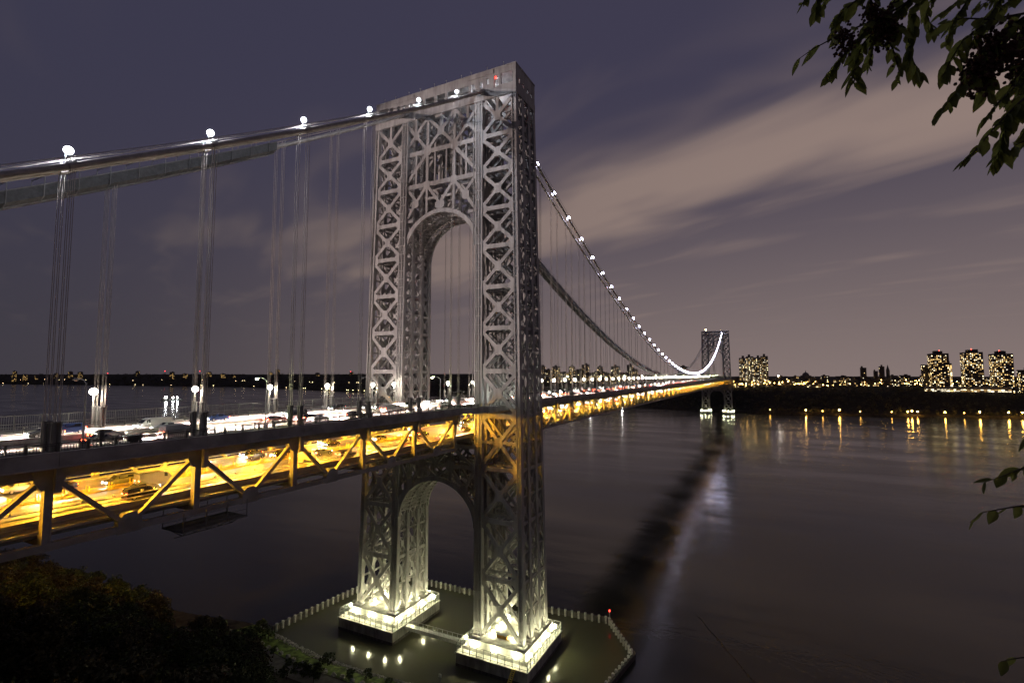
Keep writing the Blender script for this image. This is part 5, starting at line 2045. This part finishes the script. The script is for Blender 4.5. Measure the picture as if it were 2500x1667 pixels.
# ---------------------------------------------------------------- the tree the viewer stands under: twigs with large leaves
NLEAF = leaf_mat('near_leaves', (0.055, 0.070, 0.022), (0.10, 0.11, 0.035), 6)
t_n = NLEAF.node_tree
b_n = t_n.nodes['Principled BSDF']
tr_n = N(t_n, 'ShaderNodeBsdfTranslucent')
tr_n.inputs[0].default_value = (0.22, 0.24, 0.065, 1)
mx_n = N(t_n, 'ShaderNodeMixShader')
mx_n.inputs[0].default_value = 0.55
t_n.links.new(b_n.outputs[0], mx_n.inputs[1])
t_n.links.new(tr_n.outputs[0], mx_n.inputs[2])
t_n.links.new(mx_n.outputs[0], next(n for n in t_n.nodes if n.type == 'OUTPUT_MATERIAL').inputs[0])
lf = MB()
# an ovate leaf folded along its midrib, stalk at the origin, tip along +x
prof = [(0, 0), (.12, .13), (.30, .22), (.52, .23), (.75, .14), (1.0, 0)]
lf.v = [Vector((a, 0, -.06 * math.sin(a * 3))) for a, _ in prof] + [Vector((a, b, .07 - .05 * a * a)) for a, b in prof[1:-1]] + [Vector((a, -b, .07 - .05 * a * a)) for a, b in prof[1:-1]]
lf.f = [(0, 1, 6), (1, 2, 7, 6), (2, 3, 8, 7), (3, 4, 9, 8), (4, 5, 9), (0, 10, 1), (1, 10, 11, 2), (2, 11, 12, 3), (3, 12, 13, 4), (4, 13, 5)]
LFM = lf.mesh('leaf', NLEAF, smooth_=True)
SEED = pbr('dark_seed_cluster', (0.075, 0.030, 0.022), .8, 0, .2, .4, 8)
seedm = MB()
gs = random.Random(3)
for _ in range(150):
    v = Vector((gs.gauss(0, .40), gs.gauss(0, .40), gs.gauss(0, .60)))
    seedm.sphere(v, gs.uniform(.07, .15), 5, 4)
SEEDM = seedm.mesh('seed_cluster', SEED)
TRUNKP = at(3150, 700, 3.6)
og = thing('overhanging_tree', (TRUNKP.x, TRUNKP.y, 83.6), 'leafy twigs of a near tree hanging into the right side of the view', 'tree')
part('trunk', MB().tube([(TRUNKP.x, TRUNKP.y, 83.0), (TRUNKP.x - .05, TRUNKP.y, 86), (TRUNKP.x - .2, TRUNKP.y + .1, 89.5), (TRUNKP.x - .2, TRUNKP.y + .3, 92.5)], [.22, .19, .13, .05], 10), BARK, og)
g = random.Random(9)
nleaf = [0]


def twig(pts, r0, leaves, size, spread=1.0, droop=.5, seeds=()):
    """pts: (px, py, depth) along the twig from its base to its tip"""
    P = [at(*p) for p in pts]
    n = len(P)
    part('twig', MB().tube(P, [max(.0016, r0 * (1 - i / n)) for i in range(n)], 5), BARK, og)
    L = [(P[i + 1] - P[i]).length for i in range(n - 1)]
    tot = sum(L)
    leaves = int(leaves * 1.35)
    for k in range(leaves):
        d = tot * ((k + .6) / leaves)
        i = 0
        while i < n - 2 and d > L[i]:
            d -= L[i]
            i += 1
        ax = (P[i + 1] - P[i]).normalized()
        p = P[i] + ax * min(d, L[i])
        side = ax.cross(Vector((g.gauss(0, .3), g.gauss(0, .3), 1))).normalized() * (1 if k % 2 else -1)
        dr = (ax * g.uniform(.2, .8) + side * g.uniform(.35, .9) * spread + Vector((0, 0, -1)) * g.uniform(.3, 1.3) * droop).normalized()
        nz = Vector((g.gauss(0, .5), g.gauss(0, .5), 1)).normalized()
        yv = nz.cross(dr).normalized()
        zv = dr.cross(yv)
        M = Matrix((dr, yv, zv)).transposed().to_4x4()
        s = size * g.uniform(.55, 1.02)
        if nleaf[0] < 300:
            o = bpy.data.objects.new('leaf', LFM)
            COL.objects.link(o)
            o.parent = og
            nleaf[0] += 1
            o.matrix_parent_inverse = Matrix.Identity(4)
            o.matrix_basis = Matrix.Translation(p - ORG[og.name]) @ M @ Matrix.Scale(s, 4)
        else:
            MM = Matrix.Translation(p) @ M @ Matrix.Scale(s, 4)
            extra.add([MM @ v for v in lf.v], lf.f)
    for (t, sr) in seeds:
        q_ = P[int(t * (n - 1))]
        o = bpy.data.objects.new('seed_cluster', SEEDM)
        o['kind'] = 'stuff'
        COL.objects.link(o)
        o.parent = og
        o.matrix_basis = Matrix.Translation(q_ - ORG[og.name] + Vector((0, 0, -sr * .8))) @ Matrix.Scale(sr, 4)


extra = MB()
Z = 3.2
twig([(2700, -260, 3.6), (2420, -140, 3.5), (2240, -10, 3.3), (2160, 40, 3.2), (2060, 80, 3.1), (1985, 120, 3.1), (1945, 148, 3.1)], .012, 30, .15, seeds=((.6, .085), (.75, .075)))
twig([(2240, -10, 3.3), (2150, 60, 3.3), (2105, 110, 3.25), (2085, 170, 3.25), (2085, 205, 3.2)], .008, 26, .15, .8, .9, seeds=((.3, .09),))
twig([(2320, -100, 3.4), (2230, 20, 3.4), (2215, 90, 3.4), (2230, 150, 3.4), (2250, 190, 3.4)], .008, 26, .16, .8, .9)
twig([(2160, -60, 3.2), (2080, 10, 3.2), (2035, 50, 3.2), (2030, 90, 3.2)], .006, 16, .14, .8, .7)
twig([(2030, -40, 3.1), (1995, 5, 3.1), (1992, 35, 3.1)], .005, 8, .12, .7, .8)
twig([(2120, -50, 3.2), (2130, 20, 3.2), (2170, 60, 3.2), (2200, 75, 3.2)], .006, 18, .14, .9, .6, seeds=((.5, .08),))
twig([(2700, -80, 3.6), (2520, 30, 3.4), (2420, 48, 3.3), (2350, 45, 3.3), (2300, 60, 3.3)], .011, 22, .15, .9, .6)
twig([(2520, 30, 3.4), (2430, 90, 3.3), (2380, 150, 3.3), (2340, 220, 3.3), (2295, 275, 3.3)], .009, 22, .17, .7, .5, seeds=((.4, .14), (.5, .12)))
twig([(2420, 48, 3.3), (2350, 100, 3.3), (2320, 150, 3.3), (2300, 190, 3.3)], .006, 14, .15, .8, .8)
twig([(2380, 150, 3.3), (2400, 190, 3.3), (2410, 235, 3.3)], .005, 9, .16, .8, .8)
twig([(2720, 60, 3.5), (2560, 190, 3.3), (2490, 250, 3.2), (2430, 310, 3.2), (2375, 375, 3.2), (2350, 395, 3.2)], .011, 36, .15, .8, .5)
twig([(2490, 250, 3.2), (2450, 330, 3.2), (2440, 370, 3.2), (2420, 405, 3.2)], .006, 16, .15, .8, .9)
twig([(2700, 0, 3.6), (2560, 100, 3.5), (2500, 150, 3.5), (2470, 210, 3.5), (2450, 240, 3.5)], .009, 26, .16, .9, .6, seeds=((.6, .12),))
twig([(2640, -120, 3.6), (2500, -20, 3.6), (2440, 20, 3.6), (2400, 60, 3.6)], .009, 24, .16, .9, .6)
twig([(2600, 10, 3.7), (2510, 60, 3.7), (2480, 110, 3.7)], .008, 18, .17, 1, .6, seeds=((.7, .13),))
twig([(2600, 250, 3.4), (2530, 330, 3.4), (2480, 355, 3.4), (2460, 380, 3.4)], .008, 16, .15, .9, .6)
twig([(2760, 1010, 3.4), (2560, 1125, 3.2), (2490, 1145, 3.2), (2440, 1165, 3.2), (2400, 1178, 3.2)], .008, 20, .13, .6, .7)
twig([(2760, 1180, 3.4), (2560, 1232, 3.2), (2480, 1236, 3.2), (2400, 1250, 3.2), (2368, 1275, 3.2)], .008, 13, .12, .5, 1.0)
twig([(2700, 1560, 3.3), (2540, 1600, 3.1), (2480, 1606, 3.1), (2445, 1614, 3.1)], .007, 10, .12, .6, .8)
twig([(2700, 1020, 3.3), (2560, 1040, 3.1), (2520, 1055, 3.1)], .007, 9, .17, .6, .7)
for (pts, n, sz) in (
        ([(2500, -120, 3.7), (2380, -30, 3.6), (2330, 10, 3.6), (2290, 40, 3.6)], 22, .13),
        ([(2340, -90, 3.5), (2290, -20, 3.5), (2260, 30, 3.5), (2280, 80, 3.5)], 20, .13),
        ([(2200, -90, 3.3), (2110, -10, 3.3), (2060, 20, 3.3), (2040, 60, 3.3)], 20, .12),
        ([(2300, -60, 3.3), (2180, 10, 3.3), (2140, 70, 3.3), (2130, 130, 3.3), (2120, 165, 3.3)], 24, .13),
        ([(2080, -70, 3.2), (2030, -20, 3.2), (2010, 15, 3.2)], 10, .11),
        ([(2640, 60, 3.4), (2540, 120, 3.4), (2490, 190, 3.4), (2470, 270, 3.4)], 26, .14),
        ([(2640, -30, 3.4), (2540, 20, 3.4), (2480, 60, 3.4), (2440, 120, 3.4), (2400, 130, 3.4)], 28, .14),
        ([(2620, 170, 3.6), (2540, 230, 3.6), (2500, 280, 3.6), (2460, 320, 3.6)], 22, .14),
        ([(2600, -100, 3.8), (2490, -40, 3.8), (2440, -10, 3.8), (2380, 20, 3.8)], 24, .14),
        ([(2560, 190, 3.3), (2480, 210, 3.3), (2430, 260, 3.3), (2395, 300, 3.3)], 14, .13),
        ([(2150, 40, 3.2), (2070, 120, 3.2), (2040, 160, 3.2), (2020, 190, 3.2)], 16, .13),
        ([(2420, -90, 3.5), (2370, -10, 3.5), (2330, 50, 3.5), (2310, 110, 3.5)], 26, .14),
        ([(2480, -60, 3.4), (2430, 20, 3.4), (2390, 70, 3.4), (2360, 130, 3.4)], 26, .14),
        ([(2640, 200, 3.5), (2550, 270, 3.5), (2510, 310, 3.5), (2490, 340, 3.5)], 22, .14),
        ([(2600, 60, 3.6), (2530, 100, 3.6), (2470, 110, 3.6), (2420, 160, 3.6), (2400, 200, 3.6)], 30, .14),
        ([(2260, -90, 3.5), (2200, -20, 3.5), (2170, 20, 3.5), (2160, 90, 3.5)], 24, .13),
        ([(2000, -70, 3.2), (1975, -20, 3.2), (1960, 10, 3.2)], 10, .10),
        ([(2620, 120, 3.3), (2550, 170, 3.3), (2500, 230, 3.3), (2480, 280, 3.3), (2440, 290, 3.3)], 26, .13),
        ([(2150, 60, 3.4), (2180, 120, 3.4), (2195, 170, 3.4), (2190, 195, 3.4)], 14, .13)):
    twig(pts, .007, int(n * 1.3), sz * .8, .85, .75)
if extra.v:
    part('more_leaves', extra, NLEAF, og, kind='stuff', smooth_=True)
# limbs that carry the twigs, outside the picture
for e in ((2700, -260, 3.6), (2700, -80, 3.6), (2720, 60, 3.5), (2760, 1010, 3.4), (2760, 1180, 3.4), (2700, 1560, 3.3)):
    q_ = at(*e)
    b_ = Vector((TRUNKP.x - .15, TRUNKP.y + .05, max(84.2, min(91.5, q_.z - .2))))
    part('limb', MB().tube([b_, (b_ + q_) / 2 + Vector((0, 0, .1)), q_], [.06, .035, .012], 6), BARK, og)
